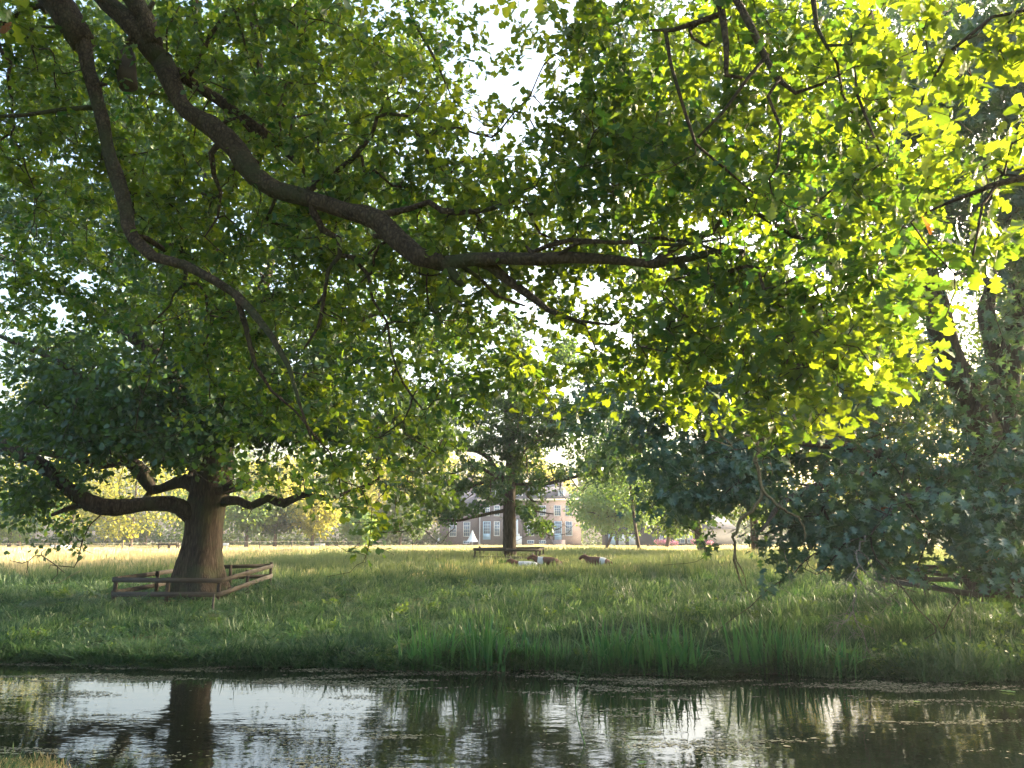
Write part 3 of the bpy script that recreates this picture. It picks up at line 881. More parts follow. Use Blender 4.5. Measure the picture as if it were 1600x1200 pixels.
# ------------------------------------------------------------------ old oak on the left with the rail guard
def build_old_oak():
    D0 = 27.5
    bx = at(314, 930, D0)
    gz = float(ground_z(bx[0], D0)) - .1
    base = np.array((bx[0], D0, gz))
    root = empty("old_oak", tuple(base), label="massive old oak with thick leaning trunk inside the low wooden rail guard", cat="tree")
    mk = lambda L: [at(*p) for p in L]
    tp = [base] + mk([(312, 890, D0), (317, 840, D0), (322, 790, D0), (332, 745, D0), (338, 690, D0), (342, 620, D0), (335, 520, D0), (330, 420, D0), (325, 300, D0), (322, 190, D0)])
    trr = [.76, .67, .61, .64, .69, .55, .46, .38, .30, .2, .1]
    limbs = [
        (mk([(312, 812, D0), (280, 796, 27.0), (245, 789, 26.7), (210, 787, 26.4), (165, 785, 26), (130, 768, 25.6), (100, 752, 25.3), (55, 722, 24.9), (0, 690, 24.5), (-90, 650, 24)]), [.42, .34, .31, .30, .29, .27, .25, .22, .19, .12]),
        (mk([(165, 785, 26), (130, 788, 25.6), (105, 795, 25.3), (80, 805, 25)]), [.14, .11, .09, .05]),
        (mk([(322, 768, D0), (290, 757, 28), (262, 762, 28.4), (236, 765, 28.5), (222, 742, 28.6), (200, 720, 28.8), (160, 725, 29), (110, 715, 29), (40, 700, 29.5), (-60, 670, 30)]), [.34, .29, .26, .25, .24, .22, .18, .14, .1, .06]),
        (mk([(236, 768, 28.4), (226, 780, 28), (210, 788, 27.6)]), [.12, .1, .08]),
        (mk([(330, 715, D0), (300, 672, 27.2), (275, 645, 27), (250, 625, 26.7), (205, 615, 26.3), (150, 600, 26), (80, 560, 25.5), (0, 525, 25)]), [.3, .26, .24, .21, .18, .15, .11, .07]),
        (mk([(290, 660, 27.1), (265, 645, 26.6), (230, 655, 26.2), (200, 672, 26)]), [.15, .12, .09, .05]),
        (mk([(345, 785, D0), (372, 782, 27), (392, 790, 26.8), (420, 778, 26.6), (447, 787, 26.4), (472, 774, 26.2), (515, 779, 26), (560, 766, 25.8), (590, 750, 25.6)]), [.17, .14, .13, .125, .13, .11, .10, .085, .05]),
        (mk([(340, 765, D0), (372, 760, 26.9), (392, 752, 26.6)]), [.2, .16, .10]),
        (mk([(338, 690, D0), (365, 610, 28.2), (385, 540, 29), (410, 450, 29.5), (450, 350, 30), (500, 250, 30)]), [.3, .26, .22, .18, .12, .06]),
        (mk([(335, 700, D0), (290, 620, 28), (250, 560, 28.2), (190, 510, 28.4), (115, 465, 28.6), (40, 420, 29), (-60, 370, 29)]), [.3, .27, .25, .22, .19, .14, .07]),
        (mk([(345, 640, D0), (300, 540, 26.5), (275, 450, 25.5), (240, 330, 25), (190, 200, 24.5)]), [.22, .19, .16, .11, .05]),
        (mk([(338, 640, D0), (400, 580, 26.5), (470, 540, 25.5), (560, 500, 24.5), (640, 470, 24)]), [.2, .16, .13, .09, .04]),
        (mk([(300, 730, 28.4), (285, 715, 28), (262, 717, 27.6), (235, 728, 27.4)]), [.10, .085, .07, .04]),
    ]
    rows = [
        [4, 5, 6, 6, 5, 5, 2, 0],
        [4, 6, 6, 6, 6, 5, 3, 0],
        [4, 6, 6, 6, 6, 5, 4, 1],
        [5, 6, 6, 6, 6, 5, 4, 1],
        [3.5, 3.5, 6, 6, 5, 4, 2, 1],
        [4, 4.5, 7, 6.5, 5, 3, 2.5, 0],
        [6, 6.5, 6, 6, 5, 4.5, 6, 0],
        [5.5, 4.2, 2, 3, 3.5, 2.5, 2.0, 0],
        [1.6, .5, 0, 0, 0, 0, 0, 0],
    ]
    def depth(px, py):
        return 27.5 + rng.uniform(-7.5, 7.0) * math.cos(min(1, abs(px - 310) / 420) * 1.2) * (1 if py < 640 else .6)
    C = sample_map(rows, 330, depth)
    # crown out of the frame: higher and to the left
    n2 = 90
    Cx = np.array([(-11 + rng.uniform(-11, 8), 27.5 + rng.uniform(-7, 7), rng.uniform(15, 23)) for _ in range(n2)])
    e = ((Cx - (-11, 27.5, 12)) / (12, 9, 11.5)) ** 2
    Cx = Cx[e.sum(1) < 1]
    px, py, _ = px_of(Cx); Cx = Cx[(px < 0) | (py < 0)]
    Cf = np.array([at(rng.uniform(60, 640), rng.uniform(540, 715), rng.uniform(21.5, 26)) for _ in range(60)])
    C = np.vstack([C, Cf])
    # sky holes that the photograph shows
    P0, Q0, _ = px_of(C)
    hole = ((P0 - 95) / 52) ** 2 + ((Q0 - 497) / 36) ** 2 < 1
    hole |= ((P0 - 625) / 45) ** 2 + ((Q0 - 470) / 50) ** 2 < 1
    C = np.vstack([C[~hole], Cx])
    sk, P, Nn, A, S = grow_tree(root, tp, trr, limbs, C, 1.2, 84, .20, M_OLDOAK, M_BARK_A, subs=4, tip=.012, step=.45, flare=.85, flare_h=1.5, seed=4,
                                leaf_kw=dict(shell=.2, flat=.55, jit=.9), min_r=.014)
    px, py, _ = px_of(P)
    keep = ~((((px - 95) / 42) ** 2 + ((py - 497) / 26) ** 2 < 1) & (rng.random(len(P)) < .93))
    keep &= ~((px > 215) & (px < 405) & (py > 735 + 16 * np.sin(px / 13) + 9 * np.sin(px / 4.7) + 8 * rng.normal(size=len(P))) & (rng.random(len(P)) < .97))
    tg = np.array(sk.tag[:sk.n])
    for t_, wd in ((11, 17), (17, 9), (13, 12), (15, 9), (20, 9)):
        ids_ = np.flatnonzero(tg == t_); lx, ly, lz = px_of(sk.P[ids_]); pz = P[:, 1]
        d2 = (px[:, None] - lx) ** 2 + (py[:, None] - ly) ** 2; jn = d2.argmin(1)
        keep &= ~((d2.min(1) < wd ** 2) & (pz < sk.P[ids_][jn, 1] + .3) & (px > 60) & (rng.random(len(P)) < .75))
    keep &= ~((px > 360) & (px < 610) & (py > 690) & (rng.random(len(P)) < .8))
    keep &= ~((px > 135) & (px < 300) & (py > 738 + 10 * np.sin(px / 11)) & (rng.random(len(P)) < .9))
    keep &= ~((px < 135) & (py > 800) & (rng.random(len(P)) < .45))
    keep &= ~((px < 300) & (py > 865 + 8 * np.sin(px / 9)))
    P, Nn, A, S = P[keep], Nn[keep], A[keep], S[keep]
    print("old oak leaves", len(P), sk.n)
    crown(root, M_OLDOAK, [T_MID], P, Nn, A, S)

def build_mid_oak():
    D0 = 46.5
    bx = at(796, 868, D0)
    gz = float(ground_z(bx[0], D0)) - .1
    base = np.array((bx[0], D0, gz))
    root = empty("meadow_oak", tuple(base), label="straight-trunked oak standing alone in the meadow in front of the brick house", cat="tree")
    mk = lambda L: [at(*p) for p in L]
    tp = [base] + mk([(796, 850, D0), (796, 820, D0), (796, 790, D0), (797, 755, D0), (798, 715, D0), (798, 670, D0), (797, 620, D0), (795, 560, D0)])
    trr = [.42, .39, .37, .36, .34, .28, .21, .14, .06]
    limbs = [
        (mk([(790, 755, D0), (776, 735, 46), (765, 715, 45.8), (745, 704, 45.6), (712, 703, 45.5), (670, 690, 45)]), [.2, .17, .14, .12, .09, .05]),
        (mk([(790, 762, D0), (765, 738, 46.3), (745, 730, 46), (715, 738, 45.6), (690, 748, 45.4)]), [.13, .10, .08, .07, .04]),
        (mk([(790, 757, D0), (765, 752, 46), (735, 760, 45.5), (710, 765, 45), (675, 775, 44.6), (640, 780, 44.3)]), [.13, .12, .11, .1, .07, .04]),
        (mk([(792, 797, D0), (770, 800, 46), (745, 806, 45.6), (715, 813, 45.2), (680, 812, 45)]), [.12, .1, .09, .07, .03]),
        (mk([(802, 757, D0), (830, 757, 46), (850, 756, 45.8), (880, 750, 45.5), (910, 742, 45.2), (940, 725, 45)]), [.14, .12, .11, .09, .06, .03]),
        (mk([(822, 757, 46), (824, 775, 45.8), (832, 783, 45.6), (846, 785, 45.4)]), [.07, .06, .05, .03]),
        (mk([(800, 720, D0), (825, 700, 47), (850, 670, 47.5), (880, 640, 48)]), [.15, .12, .09, .04]),
        (mk([(797, 690, D0), (770, 660, 47.3), (740, 620, 48), (700, 590, 48.5)]), [.14, .11, .08, .04]),
        (mk([(799, 790, D0), (820, 795, 46), (845, 800, 45.4), (865, 803, 45)]), [.08, .07, .05, .03]),
    ]
    rows = [  # cells of 50 px, x from 600, y from 500
        [0, 0, 1, 2, 2, 1.5, .5, 0],
        [0, 1, 2, 3, 3, 2, .8, 0],
        [.4, 1.6, 3, 4, 4, 3, 2.2, 1.2],
        [.8, 2, 4, 4, 5, 4, 2.8, 1.6],
        [1.6, 2.6, 4, 3, 4.5, 4, 3, 1.8],
        [2.4, 3.4, 4.5, 5.5, 4, 3, 1.8, .6],
        [.8, 1.5, .8, .5, 1.8, 2.5, .3, 0],
    ]
    def depth(px, py): return D0 + rng.uniform(-4.5, 4.5) * (1 - .6 * min(1, abs(px - 797) / 170))
    C = sample_map(rows, 220, depth, row0=10, col0=12, cell=50)
    sk, P, Nn, A, S = grow_tree(root, tp, trr, limbs, C, .8, 80, .22, M_MIDOAK, M_BARK_B, subs=3, tip=.013, step=.5, flare=.35, flare_h=.7, seed=9,
                                leaf_kw=dict(shell=.2, flat=.5), min_r=.02)
    px, py, _ = px_of(P)
    low = np.interp(px, [560, 620, 700, 745, 780, 800, 825, 850, 864, 872, 920, 960], [800, 812, 818, 812, 798, 806, 822, 828, 815, 756, 752, 745])
    keep = (py < low + 6 * rng.normal(size=len(P)))
    for x0, x1, y0, y1, f_ in ((845, 915, 742, 800, .93), (812, 845, 742, 792, .6), (815, 905, 698, 742, .55), (690, 775, 755, 800, .4), (690, 780, 712, 745, .55)):
        keep &= ~((px > x0 + 5 * np.sin(py)) & (px < x1) & (py > y0 + 6 * np.sin(px / 6)) & (py < y1) & (rng.random(len(P)) < f_))
    P, Nn, A, S = P[keep], Nn[keep], A[keep], S[keep]
    crown(root, M_MIDOAK, [T_MID], P, Nn, A, S)

# ------------------------------------------------------------------ red oak on the right
def build_red_oak():
    base = np.array((15.6, 25.0, float(ground_z(15.6, 25)) - .1))
    root = empty("red_oak", tuple(base), label="huge several-stemmed red oak at the right with blue-green leaves drooping to the bank", cat="tree")
    mk = lambda L: [at(*p) for p in L]
    D0 = 25.0
    tp = [base] + mk([(1552, 880, D0), (1555, 800, D0), (1558, 740, D0), (1562, 690, D0), (1572, 620, D0), (1582, 540, D0), (1590, 440, D0), (1592, 340, D0), (1590, 220, D0), (1590, 80, D0)])
    trr = [.95, .9, .86, .8, .6, .36, .32, .27, .22, .14, .06]
    limbs = [
        (mk([(1552, 720, D0), (1530, 660, 24.8), (1505, 600, 24.6), (1484, 540, 24.4), (1465, 480, 24.2), (1448, 420, 24), (1425, 330, 23.6), (1408, 230, 23.2), (1418, 130, 23)]), [.5, .46, .42, .38, .34, .28, .2, .13, .06]),
        (mk([(1560, 640, D0), (1552, 560, 25.5), (1546, 480, 25.8), (1543, 420, 26), (1540, 330, 26), (1535, 200, 26)]), [.34, .28, .26, .25, .2, .1]),
        (mk([(1545, 765, D0), (1510, 748, 24), (1470, 735, 23), (1430, 728, 22), (1390, 715, 21), (1330, 700, 19.5), (1270, 690, 18), (1200, 690, 17)]), [.36, .32, .3, .26, .2, .15, .1, .06]),
        (mk([(1590, 610, D0), (1560, 600, 24.6), (1535, 625, 24.2), (1520, 660, 24)]), [.16, .15, .12, .07]),
        (mk([(1500, 600, 24.6), (1400, 560, 23), (1300, 560, 21), (1200, 580, 19.5), (1100, 600, 18.5)]), [.25, .2, .15, .1, .05]),
        (mk([(1465, 480, 24.2), (1350, 400, 24), (1220, 330, 23.5), (1100, 260, 23), (1000, 200, 22.5)]), [.2, .16, .12, .08, .04]),
        (mk([(1590, 480, 25), (1640, 380, 25), (1720, 300, 25)]), [.2, .14, .07]),
        (mk([(1560, 740, D0), (1620, 700, 22), (1680, 690, 19), (1720, 720, 16)]), [.35, .28, .2, .1]),
        (mk([(1540, 770, D0), (1490, 770, 22), (1440, 775, 19), (1400, 790, 17), (1380, 810, 16)]), [.25, .2, .15, .1, .06]),
        (mk([(1430, 728, 22), (1350, 740, 20), (1280, 760, 18), (1220, 790, 16.6), (1190, 830, 15.8)]), [.15, .12, .09, .06, .03]),
    ]
    rows = [   # columns from 900, rows from 0
        [2.5, 3.5, 4, 4.5, 6, 7, 8, 7],
        [3, 4, 4, 4.5, 5.5, 7, 8, 7],
        [2.5, 3.5, 4, 4, 5.5, 7, 8, 7],
        [1.5, 2.5, 3, 3.5, 5, 7, 8, 7],
        [.8, 1.5, 2, 3, 4, 4, 4, 5],
        [.5, 2, 3, 4.5, 5, 4, 4.5, 5],
        [2, 3.4, 4.4, 4.6, 4.6, 4.4, 4, 4],
        [1.2, 3.4, 4.8, 5.2, 5.2, 5, 4.4, 4],
        [0, 0, 2.4, 3.4, 3.0, 3.4, 4, 4],
        [0, 0, .7, .15, .0, 1.0, 1.5, 1.8],
    ]
    def depth(px, py):
        low = float(np.interp(py, [400, 600, 750, 900], [0, .3, .85, 1]))
        hi = 24 + rng.uniform(-7, 6) * (1 - .4 * min(1, abs(px - 1540) / 500))
        lo = float(np.interp(px, [950, 1150, 1400, 1600], [19.5, 16.2, 15.6, 15.6])) + rng.uniform(-.8, 4.5)
        return hi * (1 - low) + lo * low
    W = np.array(rows)
    C = sample_map(W, 640, depth, col0=9)
    Cx = np.array([(15.6 + rng.uniform(-2, 12), 25 + rng.uniform(-10, 9), rng.uniform(4, 24)) for _ in range(330)])
    px, py, _ = px_of(Cx)
    e = (((Cx - (15.6, 25, 11)) / (12, 11, 13)) ** 2).sum(1)
    Cx = Cx[(px > 1620) & (e < 1)]
    q0 = np.stack([rng.uniform(-7.5, -.3, 700), rng.uniform(6.5, 11.5, 700), rng.uniform(4.5, 10.5, 700)], -1)
    t0 = rng.uniform(17, 33, 700)
    C_shade = q0 + np.array(sdir) * t0[:, None] / math.cos(SUN_EL)  # extra clumps added along the sun's rays to shade the overhanging oak's left
    es = (((C_shade - (15.6, 25, 12)) / (12.5, 12, 14)) ** 2).sum(1)
    C_shade = C_shade[es < 1][:170]; print("sun-side clumps", len(C_shade))
    C = np.vstack([C, C_shade])
    P0, Q0, _ = px_of(C)
    hole = ((P0 - 1508) / 34) ** 2 + ((Q0 - 510) / 75) ** 2 < 1
    C = np.vstack([C[~hole], Cx])
    sk, P, Nn, A, S = grow_tree(root, tp, trr, limbs, C, .8, 22, .25, M_REDOAK, M_BARK_R, subs=4, tip=.008, step=.4, flare=.3, flare_h=1.2, seed=12,
                                leaf_kw=dict(shell=.1, flat=.6, droop=.9, jit=.7, up=.9), min_r=.011, lenw=.06)
    px, py, _ = px_of(P)
    keep = ~((((px - 1508) / 26) ** 2 + ((py - 515) / 66) ** 2 < 1) & (rng.random(len(P)) < .9))
    low = np.interp(px, [900, 1000, 1080, 1130, 1180, 1240, 1270, 1330, 1380, 1420, 1460, 1520, 1560, 1600, 1700], [740, 790, 835, 850, 915, 905, 860, 880, 895, 880, 895, 905, 935, 985, 1000])
    keep &= py < low + 14 * np.sin(px / 17) + 9 * np.sin(px / 7.3 + 1) + 8 * rng.normal(size=len(P))
    P, Nn, A, S = P[keep], Nn[keep], A[keep], S[keep]
    tg = np.array(sk.tag[:sk.n]); stem = np.flatnonzero((tg == 1) | (tg == 11) | (tg == 12))
    lx, ly, lz = px_of(sk.P[stem]); rr_ = sk.r[stem] / lz * F
    px, py, pz = px_of(P)
    ok = np.ones(len(P), bool)
    for a, b, c, r_ in zip(lx, ly, lz, rr_):
        if 330 < b < 790: ok &= ~(((px - a) ** 2 + (py - b) ** 2 < (r_ * .9 + 5) ** 2) & (pz < c))
    keep = ok | (rng.random(len(P)) < .5)
    P, Nn, A, S = P[keep], Nn[keep], A[keep], S[keep]
    print("red oak leaves", len(P), sk.n)
    leaf_objects(root, M_REDOAK, [T_RED, T_RED2], P, Nn, A, S, T_REDM, detail_px=19)
    # dead, lichened branch hanging out of the crown, and a bare grey one over the bank
    g = Geo()
    for pts, rad in [
        ([(1250, 640, 15.6), (1225, 672, 15.2), (1182, 684, 15), (1140, 672, 14.9), (1092, 664, 14.8)], [.05, .05, .055, .05, .02]),
        ([(1182, 684, 15), (1184, 720, 15), (1192, 760, 15), (1215, 790, 14.9), (1250, 815, 14.8), (1258, 835, 14.8), (1250, 860, 14.8)], [.055, .05, .045, .035, .026, .02, .008]),
        ([(1194, 760, 15), (1180, 790, 15), (1152, 820, 15), (1146, 850, 15), (1150, 890, 15), (1160, 915, 15)], [.045, .042, .042, .036, .025, .008]),
        ([(1146, 850, 15), (1155, 885, 15), (1165, 905, 15), (1170, 930, 15)], [.02, .017, .012, .005]),
        ([(1120, 666, 14.9), (1135, 690, 14.9), (1152, 704, 14.9)], [.022, .018, .008]),
    ]:
        Q, t = catmull([at(*p) for p in pts], .12); Q = Q + rng.normal(size=Q.shape) * .02
        g.tube(Q, np.interp(t, range(len(rad)), rad) * .8, 7, .3)
    local(g, root).build("dead_branch", M_LICHEN, root, True, label="bare forked branch crusted with greenish lichen")
    g = Geo()
    def dead(p, d, r_, depth_, L):
        n = 6
        P_ = [p]; 
        for i in range(n):
            d = unit(d + rng.normal(size=3) * .22 + np.array((0, 0, -.05)))
            P_.append(P_[-1] + d * L / n)
        g.tube(np.array(P_), np.linspace(r_, r_ * .35, n + 1), 4 if r_ < .012 else 6)
        if depth_ > 0:
            for i in range(1, n + 1):
                if rng.random() < .75:
                    dd = unit(d + rng.normal(size=3) * .75)
                    dead(P_[i], dd, r_ * .5, depth_ - 1, L * rng.uniform(.35, .6))
    main = [at(*p) for p in [(1352, 838, 15.6), (1338, 866, 15.2), (1341, 888, 15), (1332, 908, 14.9), (1337, 932, 14.8), (1328, 955, 14.8)]]
    Q, t = catmull(main, .1); Q = Q + rng.normal(size=Q.shape) * .02
    g.tube(Q, np.linspace(.02, .011, len(Q)), 6)
    for f_, d_, r_, dp, L_ in ((.35, (.9, 0, -.5), .014, 2, .7), (.5, (-.8, 0, -.5), .012, 2, .6), (.7, (.7, 0, -.9), .014, 3, .9), (.85, (-.6, 0, -1), .011, 3, .8)):
        dead(Q[int(f_ * (len(Q) - 1))], np.array(d_, float), r_, dp, L_)
    dead(Q[-1], np.array((.1, -.02, -1.)), .016, 3, .85)
    dead(Q[-1], np.array((-.5, -.05, -.8)), .015, 2, .55)
    dead(Q[len(Q) // 2], np.array((.75, 0, -.65)), .016, 3, .85)
    local(g, root).build("dead_branch", M_DEAD, root, True, label="bare grey finely twigged branch hanging over the bank")
    for (a_, b_, d_), v_, n_, l_ in (((1225, 860, 15.5), (-.1, 0, -1.), 2, .7), ((1265, 850, 15.5), (.3, 0, -.9), 2, .7), ((1520, 920, 15), (.1, 0, -1.), 2, .7), ((1490, 900, 15.5), (.8, 0, -.4), 1, .6)):
        g = Geo(); dead(at(a_, b_, d_), np.array(v_, float), .009, n_, l_)
        local(g, root).build("dead_twig", M_DEAD, root, True)

# ------------------------------------------------------------------ farther trees
def far_tree(name, px, top, bot, half, D, mat, label, group=None, nclump=34, nleaf=52, lsize=None, trunk_w=.3, cat="tree", flat=.75, gap=.12, seed=0, depth_f=.8, trunk_px=None, bark=None):
    c = at(px, 845, D)
    gz = float(ground_z(c[0], D))
    ztop = at(px, top, D)[2]; zbot = max(at(px, bot, D)[2], gz + .25)
    rx = half * D / F / 1.02
    tx = c[0] if trunk_px is None else at(trunk_px, 845, D)[0]
    base = np.array((tx, D, gz - .05))
    root = empty(name, tuple(base), label=label, cat=cat, group=group)
    h = ztop - zbot
    C = []
    while len(C) < nclump:
        u = rng.uniform(-1, 1, 3)
        if (u ** 2).sum() > 1: continue
        if (u ** 2).sum() < .25 and rng.random() < .6: continue
        C.append((c[0] + u[0] * rx * .86, D + u[1] * rx * depth_f * .86, zbot + h * (.5 + .44 * u[2])))
    C = np.array(C)
    crad = .36 * (rx * rx * h * .5) ** (1 / 3)
    lsize = lsize or max(.16, D * .0042)
    tp = [base, base * .5 + np.array((c[0], D, zbot + h * .2)) * .5, np.array((c[0], D, zbot + h * .45)), np.array((c[0], D, zbot + h * .8))]
    sk, P, Nn, A, S = grow_tree(root, tp, [trunk_w, trunk_w * .85, trunk_w * .6, trunk_w * .2], [], C, crad, nleaf, lsize, mat, bark or M_BARK_F, T_FAR,
                                flare=.3, flare_h=.4, subs=0, tip=.03, step=1.2, leaf_kw=dict(shell=.25, flat=flat), limb_parts=False, sides=(3, 4, 5, 6), min_r=.04)
    k = P[:, 2] > gz + .1
    crown(root, mat, [T_FAR], P[k], Nn[k], A[k], S[k])
    return root

def build_far_trees():
    # woodland row, hazy, beyond the meadow on the left
    i = 0
    for px in np.arange(-330, 720, 62):
        D = 165 + rng.uniform(-12, 18)
        far_tree("woodland_tree", px + rng.uniform(-15, 15), rng.uniform(665, 735), 838, rng.uniform(48, 66), D, M_WOOD,
                 "tall hazy blue-green tree in the woodland row behind the left meadow", "woodland trees behind the meadow", nclump=40, nleaf=46, trunk_w=.4)
    for px in np.arange(720, 1700, 78):
        D = 205 + rng.uniform(-10, 18)
        far_tree("woodland_tree", px + rng.uniform(-15, 15), rng.uniform(735, 775), 840, rng.uniform(55, 72), D, M_WOOD,
                 "hazy tree in the woodland row far behind the house and stable", "woodland trees behind the house", nclump=30, nleaf=50, trunk_w=.4)
    # undergrowth under them reads as one dark band
    for (a, b, D0_, hh, lab) in ((-420, 700, 150, 4.2, "dark undergrowth along the foot of the far left woodland"), (690, 1750, 196, 6.0, "dark undergrowth behind the house and stable")):
        P0 = []
        for px in np.arange(a, b, 4):
            D = D0_ + rng.uniform(-3, 3)
            c = at(px, 845, D)
            for _k in range(2): P0.append((c[0], D + rng.uniform(-2, 2), .7 + hh * rng.random() ** 1.9))
        P, Nn, A, S = leaf_cloud(np.array(P0), 1.5, 26, .66)
        k = P[:, 2] > .9
        g = Geo(); V, Fc = place_leaves(T_FAR, P[k], Nn[k], A[k], S[k]); g.add(V, None, Fc)
        g.build("hedge_undergrowth", M_WOOD, kind='stuff', label=lab, cat="undergrowth")
    grp = "park trees at the far edge of the left meadow"
    L = [
        (15, 760, 846, 62, 108, M_GREEN, "green tree with a yellow lower fringe at the meadow's far left edge", None),
        (205, 705, 847, 88, 112, M_GOLD, "golden sunlit tree seen under the old oak's lowest left limb", None),
        (305, 735, 845, 55, 120, M_GREEN, "green tree just right of the golden tree, half behind the thick oak trunk", None),
        (385, 770, 838, 42, 108, M_GREEN, "loose pale green tree with thin stems right of the thick oak trunk", None),
        (430, 778, 838, 34, 110, M_WOOD, "small upright tree between the loose pale tree and the round golden one", None),
        (488, 766, 840, 43, 112, M_GOLD, "round-crowned golden tree with a short visible trunk under the oak's right limb", None),
        (560, 800, 848, 26, 116, M_MINT, "low light green bushy tree right of the round golden tree", None),
        (625, 772, 850, 48, 135, M_WOOD, "dull green tree with hazy crown left of the brick house", None),
        (590, 700, 835, 60, 140, M_GOLD, "tall yellowish tree rising behind the round golden tree", None),
        (430, 700, 830, 60, 142, M_GOLD, "tall yellow-green tree behind the oak's right limb", None),
        (110, 690, 835, 70, 142, M_GOLD, "tall golden tree behind the old oak's left limbs", None),
        (30, 560, 835, 85, 122, M_GOLD, "very tall golden tree behind the old oak's leftmost foliage", None),
    ]
    for (px, top, bot, half, D, m, lab, _) in L:
        far_tree("park_tree", px, top, bot, half, D, m, lab, grp, nclump=44, nleaf=70, trunk_w=.28)
    # behind the house
    for (px, top, half, D, m, lab) in [
        (705, 700, 60, 185, M_GOLD, "yellow-green tree rising behind the left wing of the house"),
        (850, 700, 62, 190, M_GOLD, "sunlit tree rising behind the house roof right of the meadow oak"),
        (775, 722, 55, 195, M_GREEN, "green tree behind the middle of the house roof"),
        (950, 690, 62, 185, M_WOOD, "dull green tree behind the right end of the house"),
    ]:
        far_tree("garden_tree", px, top, 835, half, D, m, lab, "trees behind the brick house", nclump=44, nleaf=70, trunk_w=.4)
    # right of the house
    far_tree("lawn_tree", 965, 740, 837, 76, 100, M_MINT, "bright mint green tree with a clear stem right of the brick house", nclump=110, nleaf=80, trunk_w=.22, trunk_px=944)
    far_tree("lawn_tree", 1050, 750, 836, 52, 104, M_GREEN, "fresh green tree in front of the low stable building", nclump=60, nleaf=80, trunk_w=.3, trunk_px=1040)
    far_tree("shade_tree", 1085, 690, 838, 92, 66, M_DARK, "dark spreading tree in front of the stable, its crown nearly down to the grass", nclump=90, nleaf=80, trunk_w=.4, trunk_px=1100, lsize=.3)
    far_tree("shade_tree", 985, 610, 805, 66, 72, M_MIDOAK, "green tree with drooping boughs between the meadow oak and the red oak", nclump=75, nleaf=70, trunk_w=.17, trunk_px=1000, lsize=.3)
    # behind the red oak: sunlit from behind
    grp2 = "trees behind the red oak"
    for (px, top, half, D, m, lab) in [
        (1180, 560, 85, 68, M_GREEN, "backlit green tree behind the dead hanging branch"),
        (1300, 470, 95, 62, M_GOLD, "yellow backlit tree seen through the red oak's lower boughs"),
        (1435, 520, 85, 70, M_GOLD, "yellow backlit tree just left of the red oak's trunk"),
        (1560, 560, 90, 75, M_GREEN, "backlit green tree behind the red oak's stems"),
        (1690, 420, 120, 64, M_GREEN, "green tree at the meadow's right edge beyond the red oak"),
        (1385, 420, 100, 44, M_DARK, "dark dense tree close behind the red oak's stems"),
        (1800, 260, 190, 42, M_DARK, "tall dark tree beyond the right edge, behind the red oak"),
        (2200, 20, 270, 30, M_DARK, "unseen tree added well right of the red oak to shade the near canopy"),  # added out of view to keep sun off the overhanging oak's left foliage
        (1650, 330, 120, 50, M_DARK, "dark tree behind the red oak at the picture's right edge"),
    ]:
        far_tree("boundary_tree", px, top, 836, half, D, m, lab, grp2, nclump=80, nleaf=75, trunk_w=.4, lsize=.34)

# ------------------------------------------------------------------ fences and stakes
def board(g, a, b, w, t):
    """Plank from a to b (centre line), height w, thickness t."""
    a = np.asarray(a, float); b = np.asarray(b, float)
    d = b - a; L = np.linalg.norm(d); d /= L
    side = np.cross(d, (0, 0, 1)); side /= np.linalg.norm(side); up = np.cross(side, d)
    V = []
    for p in (a, a * .5 + b * .5 + np.array((0, 0, rng.normal() * .006)), b):
        for s_, u_ in ((-1, -1), (1, -1), (1, 1), (-1, 1)):
            V.append(p + side * s_ * t / 2 + up * u_ * w / 2)
    q = []
    for i in (0, 4):
        for j in range(4):
            q.append((i + j, i + (j + 1) % 4, i + 4 + (j + 1) % 4, i + 4 + j))
    q += [(3, 2, 1, 0), (8, 9, 10, 11)]
    g.add(np.array(V), np.array(q))

def guard(name, corners, mids, label, post_w=.10, h=.82, rails=(.75, .33), w=.15, cat="fence", mat=M_RAIL):
    """Rectangular rail guard: corners (x, y) in order, mids = posts between corners per side."""
    c0 = np.mean(corners, 0)
    root = empty(name, (float(c0[0]), float(c0[1]), float(ground_z(*c0))), label=label, cat=cat)
    cs = [np.array(c, float) for c in corners]
    posts = []
    for i in range(len(cs)):
        a, b = cs[i], cs[(i + 1) % len(cs)]
        for j in range(mids[i] + 1):
            posts.append(a + (b - a) * j / (mids[i] + 1))
    for p in posts:
        g = Geo(); z = float(ground_z(*p)); hh = h + rng.uniform(-.02, .05)
        M = Matrix.Translation((p[0], p[1], z)) @ Matrix.Rotation(rng.normal() * .02, 4, 'X') @ Matrix.Rotation(rng.normal() * .02, 4, 'Y') @ Matrix.Rotation(math.atan2(*(cs[1] - cs[0])[::-1]), 4, 'Z')
        g.box(-post_w / 2, post_w / 2, -post_w / 2, post_w / 2, -.3, hh, M)
        local(g, root).build("post", M_RAIL_DARK, root)
    ctr = np.mean(cs, 0)
    for i in range(len(cs)):
        a, b = cs[i], cs[(i + 1) % len(cs)]
        d = (b - a) / np.linalg.norm(b - a)
        nrm = np.array((d[1], -d[0]))
        if nrm.dot((a + b) / 2 - ctr) < 0: nrm = -nrm
        off = nrm * (post_w / 2 + .018)
        ext = .06 if i % 2 == 0 else .045
        a2, b2 = a + off - d * ext, b + off + d * ext
        for rz in rails:
            g = Geo()
            board(g, (*a2, float(ground_z(*a)) + rz + rng.normal() * .01), (*b2, float(ground_z(*b)) + rz + rng.normal() * .012), w, .032)
            local(g, root).build("rail", mat, root)
    return root

